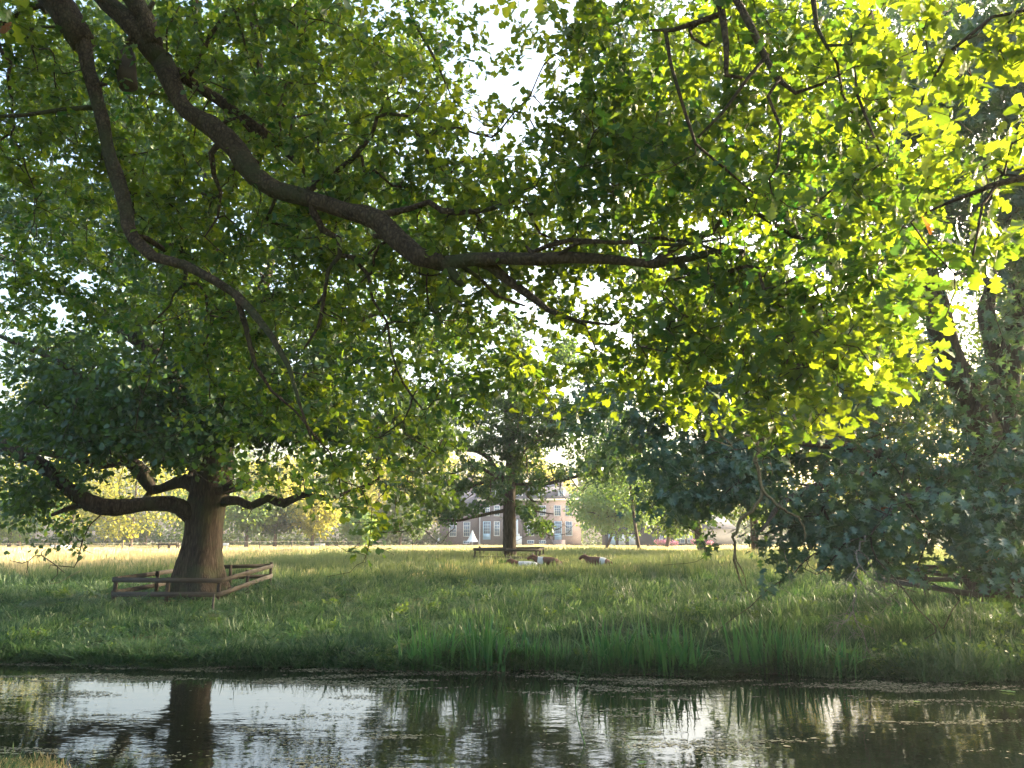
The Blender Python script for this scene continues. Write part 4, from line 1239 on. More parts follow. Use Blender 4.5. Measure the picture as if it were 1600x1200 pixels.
def build_fences():
    X = lambda px, D: (px - 800) / F * D / 1.02
    guard("tree_guard", [(X(187, 24.7) * 1.0, 24.7), (X(347, 25.2), 25.2), (X(426, 32.0), 32.0), (X(302, 31.4), 31.4)], [1, 1, 1, 1],
          "low weathered rail guard around the massive old oak's trunk")
    guard("tree_guard", [(X(742, 44.0), 44.0), (X(838, 44.0), 44.0), (X(848, 49.5), 49.5), (X(757, 49.5), 49.5)], [1, 1, 1, 1],
          "low rail guard around the straight trunk of the meadow oak", h=1.0, rails=(.93, .5))
    guard("tree_guard", [(12.9, 22.0), (18.2, 22.0), (18.4, 27.6), (12.9, 27.6)], [1, 1, 1, 1],
          "brown rail guard around the red oak, glimpsed through hanging leaves", h=1.0, rails=(.92, .5), w=.16)
    # small far guard round a trunk beyond the old oak
    guard("tree_guard", [(X(249, 72), 72), (X(279, 72), 72), (X(281, 76), 76), (X(251, 76), 76)], [1, 0, 1, 0],
          "small distant rail guard in the sunlit meadow left of the old oak", h=1.05, rails=(.97,), w=.16)
    # wire fence running away over the meadow
    root = empty("wire_fence", (-34.8, 60, 1.0), label="wire fence of thin posts running off across the left meadow", cat="fence")
    pts = []
    for n in range(-2, 10):
        p = np.array((-34.8 + 1.66 * n, 60 + 6.95 * n)); z = float(ground_z(*p))
        pts.append((*p, z))
        g = Geo(); g.tube(np.array([(*p, z - .2), (p[0] + rng.normal() * .02, p[1], z + 1.25 + rng.uniform(-.05, .1))]), [.06, .055], 6)
        local(g, root).build("post", M_RAIL, root)
    for hz in (.6, 1.15):
        g = Geo(); Q = [np.array(p) + (0, 0, hz) for p in pts]; g.tube(np.array(Q), [.012] * len(Q), 4)
        local(g, root).build("wire", M_DEAD, root)
    c = at(331, 965, 23.2); z = float(ground_z(c[0], 23.2))
    g = Geo(); g.tube(np.array([(c[0], 23.2, z - .2), (c[0] + .01, 23.2, z + .2), (c[0] + .02, 23.2, z + .48)]), [.035, .034, .03], 7)
    o = g.build("wooden_stake", M_RAIL, label="short round wooden stake in the grass before the old oak's rail guard", cat="stake")
    # fallen sticks at the water's edge
    for a, b, r_, lab in [((528, 1017), (568, 1028), .022, "pale fallen stick lying on the bank by the water left of the irises"), ((355, 1040), (380, 1028), .016, "short fallen stick leaning at the water's edge below the old oak")]:
        pa, pb = at(*a, 15.85), at(*b, 15.6)
        Q, t = catmull([pa, (pa + pb) / 2 + (0, 0, .03), pb], .1); Q = Q + rng.normal(size=Q.shape) * .006
        g = Geo(); g.tube(Q, np.linspace(r_, r_ * .5, len(Q)), 6)
        g.build("fallen_stick", M_DEAD, None, True, label=lab, cat="stick")

# ------------------------------------------------------------------ grass
def tuft(name, n, size, h, w, bend, mat, tipw, seed, seedhead=0.0):
    """A patch of n bent blades; attribute tip 0..1 along blades (tipw scales it)."""
    r = np.random.default_rng(seed)
    V, T, tip = [], [], []
    for i in range(n):
        x, y = r.uniform(-size, size, 2)
        hh = h * r.uniform(.45, 1.15); a = r.uniform(0, 6.28); b = bend * r.uniform(.2, 1.3) * hh
        ww = w * r.uniform(.6, 1.3)
        d = np.array((math.cos(a), math.sin(a), 0)); s = np.array((-d[1], d[0], 0)) * ww
        if r.random() < .6: s = np.array((1., .15, 0)) * ww
        p0 = np.array((x, y, -.06)); p1 = p0 + d * b * .3 + (0, 0, hh * .55); p2 = p0 + d * b + (0, 0, hh)
        k = len(V)
        head = r.random() < seedhead
        if head:
            p2 = p0 + d * b * .5 + (0, 0, hh * 1.25)
            p15 = p1 * .35 + p2 * .65
            V += [p0 - s * .4, p0 + s * .4, p1 - s * .3, p1 + s * .3, p15 - s * 1.5, p15 + s * 1.5, p2]
            T += [(k, k + 1, k + 3), (k, k + 3, k + 2), (k + 2, k + 3, k + 5), (k + 2, k + 5, k + 4), (k + 4, k + 5, k + 6)]
            tip += [0, 0, .25, .25, 1, 1, 1]
        else:
            V += [p0 - s, p0 + s, p1 - s * .8, p1 + s * .8, p2]
            T += [(k, k + 1, k + 3), (k, k + 3, k + 2), (k + 2, k + 3, k + 4)]
            tip += [0, 0, .35 * tipw, .35 * tipw, tipw]
    me = mesh_np(name, np.array(V), np.array(T), 3)
    at_ = me.attributes.new("tip", 'FLOAT', 'POINT'); at_.data.foreach_set("value", np.array(tip, dtype=np.float32))
    me.materials.append(mat)
    return me

def scatter(name, P, rot, scl, pick, meshes, **kw):
    col = bpy.data.collections.new(name + "_source")
    for i, me in enumerate(meshes):
        o = bpy.data.objects.new("%s_%02d" % (name, i), me); col.objects.link(o)
    me = bpy.data.meshes.new(name)
    me.vertices.add(len(P)); me.vertices.foreach_set("co", np.asarray(P, dtype=np.float32).ravel())
    for nm, ty, da, key in (("rot", 'FLOAT_VECTOR', rot, "vector"), ("scl", 'FLOAT_VECTOR', scl, "vector"), ("pick", 'INT', pick, "value")):
        a = me.attributes.new(nm, ty, 'POINT')
        a.data.foreach_set(key, np.ascontiguousarray(da, dtype=np.int32 if ty == 'INT' else np.float32).ravel())
    o = bpy.data.objects.new(name, me); COL.objects.link(o)
    ng = bpy.data.node_groups.new(name + "_nodes", 'GeometryNodeTree')
    ng.interface.new_socket("Geometry", in_out='INPUT', socket_type='NodeSocketGeometry')
    ng.interface.new_socket("Geometry", in_out='OUTPUT', socket_type='NodeSocketGeometry')
    N, L = ng.nodes, ng.links
    gi, go = N.new("NodeGroupInput"), N.new("NodeGroupOutput")
    ci = N.new("GeometryNodeCollectionInfo"); ci.inputs['Collection'].default_value = col
    ci.inputs['Separate Children'].default_value = True; ci.inputs['Reset Children'].default_value = True
    ip = N.new("GeometryNodeInstanceOnPoints"); ip.inputs['Pick Instance'].default_value = True
    def attr(nm, ty):
        n = N.new("GeometryNodeInputNamedAttribute"); n.data_type = ty; n.inputs['Name'].default_value = nm
        return n.outputs['Attribute']
    er = N.new("FunctionNodeEulerToRotation"); L.new(attr("rot", 'FLOAT_VECTOR'), er.inputs[0])
    L.new(gi.outputs[0], ip.inputs['Points']); L.new(ci.outputs[0], ip.inputs['Instance'])
    L.new(attr("pick", 'INT'), ip.inputs['Instance Index']); L.new(er.outputs[0], ip.inputs['Rotation']); L.new(attr("scl", 'FLOAT_VECTOR'), ip.inputs['Scale'])
    L.new(ip.outputs[0], go.inputs[0])
    md = o.modifiers.new("scatter", 'NODES'); md.node_group = ng
    return setp(o, kind='stuff', **kw)

def build_grass():
    # bank grass (short to knee high) from the far edge of the water to about 40 m
    near = [tuft("bank_tuft", 95, .36, .30, .010, 1.2, M_GRASS, .3, 100 + i, .04) for i in range(4)]
    near += [tuft("bank_tuft", 70, .36, .44, .010, .9, M_GRASS, .55, 110 + i, .22) for i in range(3)]
    near += [tuft("bank_tuft", 44, .30, .34, .020, 1.4, M_GRASS, .1, 120 + i, 0) for i in range(2)]
    for i in range(2):           # broad-leaved weeds standing among the grass
        r_ = np.random.default_rng(130 + i)
        C_ = np.array([(0, 0, .16), (.1, .05, .3), (-.1, -.04, .24)])
        P_, N_, A_, S_ = leaf_cloud(C_, .16, 22, .11, flat=.9, shell=.1, r=r_)
        P_[:, 2] = np.abs(P_[:, 2])
        V_, F_ = place_leaves(T_MID, P_, N_, A_, S_)
        me_ = mesh_np("weed_tuft", V_, F_, 3); me_.materials.append(M_WEED); near.append(me_)
    P = []; 
    D = 14.0
    while D < 42:
        st = .017 * D + .07
        hw = .75 * D + 3
        xs = np.arange(-hw, hw, st); xs = xs + rng.uniform(-.45, .45, len(xs)) * st
        ys = D + rng.uniform(-.5, .5, len(xs)) * st
        k = ys > far_edge(xs) + .08
        P.append(np.stack([xs[k], ys[k], ground_z(xs[k], ys[k])], -1)); D += st
    ex = rng.uniform(-14, 13, 1500); ey = far_edge(ex) + rng.uniform(-.02, .4, 1500)
    P.append(np.stack([ex, ey, ground_z(ex, ey)], -1))
    P = np.vstack(P); n = len(P)
    # patchiness: low trampled spots under the old oak, taller towards the edge of the water and away
    pn = np.sin(P[:, 0] * 1.1 + 2 * np.sin(P[:, 1] * .6)) * np.sin(P[:, 1] * .9 + 1.5 * np.sin(P[:, 0] * .5))
    d = P[:, 1] - far_edge(P[:, 0])
    hs = .85 + .42 * pn - .1 * np.exp(-d / .8) + .25 * np.clip((d - 12) / 14, 0, 1) + .25 * np.clip((P[:, 0] - 2) / 6, -.5, .6) * (d < 12)
    hs *= np.where((P[:, 0] > -2.6) & (P[:, 0] < 7.2) & (d < 1.6), .62, 1)
    oak = np.exp(-(((P[:, 0] + 11) / 4) ** 2 + ((P[:, 1] - 27) / 4) ** 2)); hs *= 1 - .45 * oak
    clump = fbm(P[:, 0] * 1.5, P[:, 1] * 1.1, 21, 4) * 2.2
    trod = np.exp(-(((P[:, 0] + 13.4) / 1.5) ** 2 + ((P[:, 1] - 25.2) / 1.3) ** 2)) + .9 * np.exp(-(((P[:, 0] + 11.2) / 1.6) ** 2 + ((P[:, 1] - 27.3) / 1.8) ** 2))
    hs *= np.clip(1 - .75 * trod, .2, 1)
    hs *= np.clip(.74 + .5 * clump, .3, 1.4) * rng.uniform(.75, 1.2, n)
    pick = np.where(rng.random(n) < .18, rng.integers(7, 9, n), np.where(rng.random(n) < np.clip(.15 + d / 26, 0, .8), rng.integers(4, 7, n), rng.integers(0, 4, n)))
    pick = np.where((rng.random(n) < .10) & (fbm(P[:, 0] * .7, P[:, 1] * .7, 5, 3) > .12), rng.integers(9, 11, n), pick)
    wide = (.95 + .012 * (P[:, 1] - 15))
    ln1, ln2 = fbm(P[:, 0] * 1.1, P[:, 1], 31, 3) * 1.1, fbm(P[:, 0] * 1.1, P[:, 1], 32, 3) * 1.1
    rot = np.stack([np.clip(ln1, -.7, .7) + rng.normal(size=n) * .12, np.clip(ln2, -.7, .7) + rng.normal(size=n) * .12, rng.uniform(0, 6.28, n)], -1)
    scatter("bank_grass", P, rot, np.stack([wide, wide, hs], -1), pick, near, label="lush uneven green grass on the far bank", cat="grass")
    # meadow grass beyond, tall with straw-coloured heads
    hay = [tuft("meadow_tuft", 120, .5, .62, .010, .45, M_HAY, .55, 200 + i, .32) for i in range(4)] + [tuft("meadow_tuft", 120, .5, .62, .010, .45, M_STRAW, .6, 220 + i, .42) for i in range(4)]
    P = []; D = 33.0
    while D < 150:
        st = .013 * D
        hw = .72 * D + 4
        xs = np.arange(-hw, hw, st); xs = xs + rng.uniform(-.45, .45, len(xs)) * st
        ys = D + rng.uniform(-.5, .5, len(xs)) * st
        k = np.ones(len(xs), bool)
        if D < 40: k = rng.random(len(xs)) < (D - 32) / 8
        P.append(np.stack([xs[k], ys[k], ground_z(xs[k], ys[k])], -1)); D += st
    P = np.vstack(P); n = len(P)
    sxy = .013 * P[:, 1] / .6
    hs = (.85 + .15 * np.sin(P[:, 0] * .3) * np.sin(P[:, 1] * .23)) * rng.uniform(.75, 1.2, n)
    hs *= np.clip(1 - .35 * (P[:, 1] > 70), .5, 1)
    for cx_, cy_ in ((4.6, 40), (2.0, 41), (.9, 40.6)):
        hs *= 1 - .5 * np.exp(-((P[:, 0] - cx_) / 1.4) ** 2 - ((P[:, 1] - cy_ + 1) / 2.2) ** 2)
    rot = np.stack([rng.normal(size=n) * .05, rng.normal(size=n) * .05, rng.uniform(0, 6.28, n)], -1)
    scatter("meadow_grass", P, rot, np.stack([sxy, sxy, hs], -1), rng.integers(0, 4, n) + 4 * (rng.random(n) < np.clip(np.maximum((P[:, 1] - 62) / 40, (-P[:, 0] - 12) / 10 * (P[:, 1] > 36)) + .08, .04, 1)), hay, label="tall seeding meadow grass reaching to the house", cat="grass")
    # near bank: dry low turf
    dry = [tuft("turf_tuft", 110, .14, .075, .0028, .9, M_DRY, .4, 300 + i, .03) for i in range(3)] + [tuft("turf_tuft", 60, .14, .12, .003, .8, M_GRASS, .3, 310, .05)]
    xs = rng.uniform(-8, 7, 5200); ys = near_edge(xs) - rng.uniform(.0, 2.6, len(xs)) ** 1.0
    P = np.stack([xs, ys, ground_z(xs, ys)], -1); n = len(P)
    rot = np.stack([rng.normal(size=n) * .1, rng.normal(size=n) * .1, rng.uniform(0, 6.28, n)], -1)
    s = rng.uniform(.7, 1.4, n)
    scatter("turf_grass", P, rot, np.stack([s, s, s], -1), np.where(rng.random(n) < .3, 3, rng.integers(0, 3, n)), dry, label="short dry turf on the near bank", cat="grass")

def blade_mesh(L, w, bend, seed):
    r = np.random.default_rng(seed)
    V, T, tip = [], [], []
    n = 7
    for i in range(n):
        u = i / (n - 1)
        ww = w * (1 - .1 * u) * (1 if u < .6 else max(0, 1 - (u - .6) / .4)) 
        x = bend * L * max(0, u - .25) ** 2 * 1.3
        z = L * (u - .35 * bend * max(0, u - .4) ** 2 * 2)
        fold = ww * .25
        V += [(x, -ww, z), (x + fold, 0, z), (x, ww, z)]; tip += [max(0, u - .75) * 2] * 3
    for i in range(n - 1):
        for j in (0, 1):
            a = i * 3 + j; T += [(a, a + 1, a + 4), (a, a + 4, a + 3)]
    me = mesh_np("leaf", np.array(V), np.array(T), 3)
    at_ = me.attributes.new("tip", 'FLOAT', 'POINT'); at_.data.foreach_set("value", np.array(tip, dtype=np.float32))
    me.materials.append(M_IRIS)
    return me

def build_irises():
    spots = [(665, 1.0), (690, 1.15), (752, 1.2), (772, 1.1), (822, .95), (868, .85), (935, 1.15), (965, 1.1), (1002, 1.2), (1045, 1.1), (1152, 1.2), (1185, 1.15), (1222, 1.05), (1262, .95)]
    names = ["leftmost", "second from the left", "third from the left", "fourth from the left", "fifth from the left", "sixth from the left", "seventh from the left", "eighth from the left",
             "seventh from the right", "sixth from the right", "fifth from the right", "fourth from the right", "third from the right", "second from the right", "rightmost"]
    meshes = [blade_mesh(L, w, b, i) for i, (L, w, b) in enumerate([(1.12, .020, .12), (1.05, .023, .25), (.95, .021, .5), (.8, .018, .7), (1.15, .019, .06), (.95, .022, .95)])]
    names = names[:7] + names[8:]
    for (px, s), nm in zip(spots, names):
        x = (px - 800) / F * 15.3
        y = float(far_edge(x)) + .0 + rng.uniform(-.1, .06)
        z = float(ground_z(x, y)) - .06
        root = empty("iris_clump", (x, y, z), label="tall sword-leaved iris clump at the water's edge, %s of the iris row" % nm, cat="plant", group="iris clumps along the far bank")
        for k in range(int(42 * s)):
            o = bpy.data.objects.new("leaf", meshes[int(rng.choice(6, p=[.28, .24, .16, .1, .16, .06]))]); COL.objects.link(o); o.parent = root
            a = rng.uniform(0, 6.28); q = rng.random() ** .6 * .34
            o.location = (math.cos(a) * q * 1.3, math.sin(a) * q * .6, rng.uniform(-.05, .02))
            o.rotation_euler = (rng.normal() * .10, rng.normal() * .10 + .06, a + rng.normal() * .7)
            ss = s * rng.uniform(.6, 1.0); o.scale = (ss, ss, ss)
    # lower broad-leaved plants on the right bank
    lab = ["low bramble-like plant with round leaves on the right bank, nearer the irises", "low bramble-like plant with round leaves at the water below the red oak's trunk", "low leafy plant at the right edge of the bank", "small leafy weed on the left bank below the rail guard"]
    for (px, D, sz), l in zip([(1430, 14.75, 1.0), (1490, 14.6, 1.1), (1580, 14.4, 1.2), (80, 17.6, .5)], lab):
        x = (px - 800) / F * D / 1.0
        y = max(D, float(far_edge(x)) + .35); z = float(ground_z(x, y))
        root = empty("bank_plant", (x, y, z), label=l, cat="plant")
        n = int(230 * sz)
        C = np.array([(0, 0, .2), (.35 * sz, .05, .22), (-.4 * sz, .1, .18), (.1, -.15, .12), (.7 * sz, 0, .15), (-.75 * sz, .05, .12)])
        P, Nn, A, S = leaf_cloud(C, .33 * sz, n // 5, .085, flat=.7, shell=.1)
        P[:, 2] = np.abs(P[:, 2])
        g = Geo(); V, Fc = place_leaves(T_MID, P, Nn, A, S); g.add(V, None, Fc); g.build("foliage", M_WEED, root, kind='stuff')
        g = Geo()
        for c in C: g.tube(np.array([(c[0] * .2, 0, -.1), c * .6, c + (0, 0, .1)]), [.008, .006, .003], 4)
        g.build("stem", M_BARK_F, root)
    # slender weed standing in the water
    p = at(916, 1168, 9.9); x, y = p[0], 9.9
    root = empty("water_weed", (x, y, -.05), label="slender green stalk standing alone in the water in front of the meadow oak's reflection", cat="plant")
    Q, t = catmull([(0, 0, 0), (-.09, .01, .3), (-.12, 0, .55), (-.06, 0, .85), (0, 0, 1.02)], .1)
    g = Geo(); g.tube(Q, np.linspace(.009, .003, len(Q)), 5); g.build("stem", M_IRIS, root)
    for i, (u, s_) in enumerate([(.45, 1), (.6, -1), (.72, 1), (.85, -1), (.93, 1)]):
        o = bpy.data.objects.new("leaf", meshes[2]); COL.objects.link(o); o.parent = root
        o.location = Q[int(u * (len(Q) - 1))]; o.scale = (.22, .3, .22); o.rotation_euler = (0, .35 * s_, 0 if s_ > 0 else 0)
        o.rotation_euler = (0, .5, 0 if s_ > 0 else math.pi)
    lab = ["thin grass stalk rising from the near bank before the bright reflection, left of the other", "thin bent grass stalk rising from the near bank before the bright reflection"]
    for px, dx, l in ((428, .03, lab[0]), (455, .07, lab[1])):
        p = at(px, 1215, 7.0); zz = float(ground_z(p[0], 6.95))
        root = empty("grass_stalk", (p[0], 6.95, zz), label=l, cat="plant")
        Q, t = catmull([(0, 0, -.05), (dx * .3, 0, .15), (dx, .02, .32), (dx * 2.2, .02, .42)], .05)
        g = Geo(); g.tube(Q, np.linspace(.004, .0016, len(Q)), 4); g.build("stem", M_IRIS, root)
        for k in range(5):
            o = bpy.data.objects.new("leaf", meshes[2]); COL.objects.link(o); o.parent = root
            o.location = Q[2 + k * (len(Q) - 3) // 5]; o.scale = (.09, .2, .09); o.rotation_euler = (0, .6, rng.uniform(0, 6.28))

# ------------------------------------------------------------------ floating scum and leaves
def fbm(x, y, seed=0, octv=4):
    r = np.random.default_rng(seed); v = 0; a = 1; tot = 0
    f = 1.0
    for o in range(octv):
        for _ in range(3):
            th = r.uniform(0, 6.28); ph = r.uniform(0, 6.28)
            v = v + a * np.sin(f * (x * math.cos(th) + y * math.sin(th)) * 2.2 + ph + 1.7 * np.sin(f * (x * math.sin(th) - y * math.cos(th)) * 1.3 + ph * 2))
            tot += a
        f *= 2.1; a *= .62
    return v / tot

def build_scum():
    n = 420000
    x = rng.uniform(-12, 11, n); y = rng.uniform(6.8, 16.6, n)
    k = (y < far_edge(x) - .02) & (y > near_edge(x))
    x, y = x[k], y[k]
    d = far_edge(x) - y
    v = fbm(x * .55, y * 1.9, 3, 5) * 1.6
    band = np.exp(-((d - 1.1) / 1.0) ** 2) * .5 + np.exp(-(d / .22) ** 2) * .8 * (x > -8)
    left = .28 * np.exp(-((x + 4.5) / 2.6) ** 2) * (y < 11.5) + .30 * np.exp(-((x - 1.3) / 1.6) ** 2 - ((y - 9.2) / 1.1) ** 2)
    w = v + band + left - .12 * np.clip((x - 4) / 4, 0, 1.5)
    keep = (w > .40) & (rng.random(len(x)) < np.clip((w - .40) * 1.3, 0, .6)) | (rng.random(len(x)) < .0012)
    x, y = x[keep], y[keep]; m = len(x)
    print("scum flakes", m)
    s = rng.uniform(.005, .019, m) * np.where(rng.random(m) < .03, 2.2, 1)
    ang = np.arange(6) * math.pi / 3
    rr = rng.uniform(.55, 1.15, (m, 6))
    V = np.empty((m, 6, 3))
    V[..., 0] = x[:, None] + s[:, None] * rr * np.cos(ang) * 1.5
    V[..., 1] = y[:, None] + s[:, None] * rr * np.sin(ang) * .9
    V[..., 2] = (.003 + .006 * rng.random(m))[:, None] + rng.normal(size=(m, 6)) * .0012
    base = (np.arange(m) * 6)[:, None, None]
    Fc = (np.array([(0, 1, 2), (0, 2, 3), (0, 3, 4), (0, 4, 5)])[None] + base).reshape(-1, 3)
    mm = leaf_mat("pond_scum", (.06, .068, .034), (.20, .19, .115), (.1, .1, .05), (.2, .2, .1), trans=.0, rough=.55, spec=.5, patch=1.5)
    me = mesh_np("floating_scum", V.reshape(-1, 3), Fc, 3)
    link("floating_scum", me, mm, kind='stuff', label="streaks of pale algae and leaf flecks floating on the canal", cat="pond scum")
    # single floating leaves
    for (px, py, D, sz, lab) in [(1012, 1192, 8.55, .085, "green leaf floating on the dark water at the bottom edge"), (1560, 1080, 13.5, .16, "pale leaf floating near the far bank by the right edge"),
                                 (1440, 1098, 12.6, .08, "small pale leaf floating right of the iris reflections")]:
        hD = CAM_Z / ((243 / F - (600 - py) / F * -1 * -1) if False else 1)
        ang_ = math.atan((py - 600) / F) - PITCH
        DD = CAM_Z / math.tan(ang_)
        p = at(px, py, DD)
        o = link("floating_leaf", mesh_np("floating_leaf", T_OAK2[0] * (1, 1, .35), T_OAK2[1], 3), M_MINT, label=lab, cat="leaf")
        o.location = (p[0], p[1], .014); o.scale = (sz * 1.5, sz * 1.5, sz); o.rotation_euler = (0, 0, rng.uniform(0, 6.28))

# ------------------------------------------------------------------ house
def brick_mat():
    m, N, L = newmat("house_brick")
    tc = N.new("ShaderNodeTexCoord")
    mp = N.new("ShaderNodeMapping"); mp.inputs['Rotation'].default_value = (math.pi / 2, 0, 0)
    L.new(tc.outputs['Object'], mp.inputs['Vector'])
    br = N.new("ShaderNodeTexBrick"); br.inputs['Scale'].default_value = 4.5
    br.inputs['Color1'].default_value = (.19, .142, .15, 1); br.inputs['Color2'].default_value = (.15, .113, .122, 1); br.inputs['Mortar'].default_value = (.33, .27, .22, 1)
    br.inputs['Mortar Size'].default_value = .015
    L.new(mp.outputs[0], br.inputs['Vector'])
    nz = N.new("ShaderNodeTexNoise"); nz.inputs['Scale'].default_value = .5; nz.inputs['Detail'].default_value = 6; L.new(tc.outputs['Object'], nz.inputs['Vector'])
    hs = N.new("ShaderNodeHueSaturation"); L.new(br.outputs[0], hs.inputs['Color'])
    mr = N.new("ShaderNodeMapRange"); mr.inputs[1].default_value = .3; mr.inputs[2].default_value = .7; mr.inputs[3].default_value = .8; mr.inputs[4].default_value = 1.2
    L.new(nz.outputs['Fac'], mr.inputs[0]); L.new(mr.outputs[0], hs.inputs['Value'])
    p = N.new("ShaderNodeBsdfPrincipled"); p.inputs['Roughness'].default_value = .9; L.new(hs.outputs[0], p.inputs['Base Color'])
    o = N.new("ShaderNodeOutputMaterial"); L.new(p.outputs[0], o.inputs[0])
    return m

def glass_mat():
    m, N, L = newmat("window_glass")
    p = N.new("ShaderNodeBsdfPrincipled"); p.inputs['Base Color'].default_value = (.16, .21, .27, 1); p.inputs['Roughness'].default_value = .08
    tc = N.new("ShaderNodeTexCoord"); nz = N.new("ShaderNodeTexNoise"); nz.inputs['Scale'].default_value = 1.5; L.new(tc.outputs['Object'], nz.inputs['Vector'])
    b = N.new("ShaderNodeBump"); b.inputs['Strength'].default_value = .05; L.new(nz.outputs['Fac'], b.inputs['Height']); L.new(b.outputs[0], p.inputs['Normal'])
    o = N.new("ShaderNodeOutputMaterial"); L.new(p.outputs[0], o.inputs[0])
    return m

M_BRICK = brick_mat(); M_GLASS = glass_mat()
M_SLATE = plain_mat("roof_slate", (.105, .11, .14), .85, .25, 2.5, spec=.15, stretch=(1, 1, 4))
M_CORNICE = plain_mat("cream_cornice", (.62, .55, .42), .7, .08, 1, bump=0)
M_BLUE = plain_mat("pale_blue_paint", (.42, .58, .68), .5, .08, 2, bump=0)
M_TARDARK = plain_mat("tarred_boards", (.035, .035, .04), .7, .3, 2, stretch=(6, 1, 1))

def window(root, x0, x1, z0, z1, y, nx=3, nz=4, fw=.14, door=False, name="window"):
    """Window in a wall facing the camera (wall plane at y): proud frame with glazing bars, pane set back; local coords."""
    g = Geo()
    g.box(x0, x0 + fw, y - .06, y + .02, z0, z1); g.box(x1 - fw, x1, y - .06, y + .02, z0, z1)
    g.box(x0 + fw, x1 - fw, y - .058, y + .02, z0, z0 + fw); g.box(x0 + fw, x1 - fw, y - .058, y + .02, z1 - fw, z1)
    zb = z0
    if door:
        zb = z0 + (z1 - z0) * .28
    for i in range(1, nx):
        xx = x0 + fw + (x1 - x0 - 2 * fw) * i / nx; g.box(xx - .028, xx + .028, y - .045, y + .01, zb + fw, z1 - fw)
    for j in range(1, nz):
        zz = zb + fw + (z1 - zb - 2 * fw) * j / nz; b = .028 if j != round(nz * .66) else .05
        g.box(x0 + fw, x1 - fw, y - .042, y + .008, zz - b, zz + b)
    w = g.build(name, M_WHITE if not door else M_BLUE, root)
    if door:
        gp = Geo(); gp.box(x0 + fw, x1 - fw, y - .05, y + .01, z0 + fw, zb + fw); gp.build("door_panel", M_BLUE, w)
    gp = Geo(); gp.box(x0 + fw, x1 - fw, y - .02, y + .004, zb + fw, z1 - fw); gp.build("pane", M_GLASS, w)
    return w

def hip_roof(g, x0, x1, y0, y1, z0, zr, inset_l, inset_r, over=.35):
    x0 -= over; x1 += over; y0 -= over; y1 += over
    ym = (y0 + y1) / 2
    V = [(x0, y0, z0), (x1, y0, z0), (x1, y1, z0), (x0, y1, z0), (x0 + inset_l, ym, zr), (x1 - inset_r, ym, zr)]
    g.add(np.array(V, float), np.array([(0, 1, 5, 4), (2, 3, 4, 5), (0, 3, 2, 1)]), np.array([(1, 2, 5), (3, 0, 4)]))

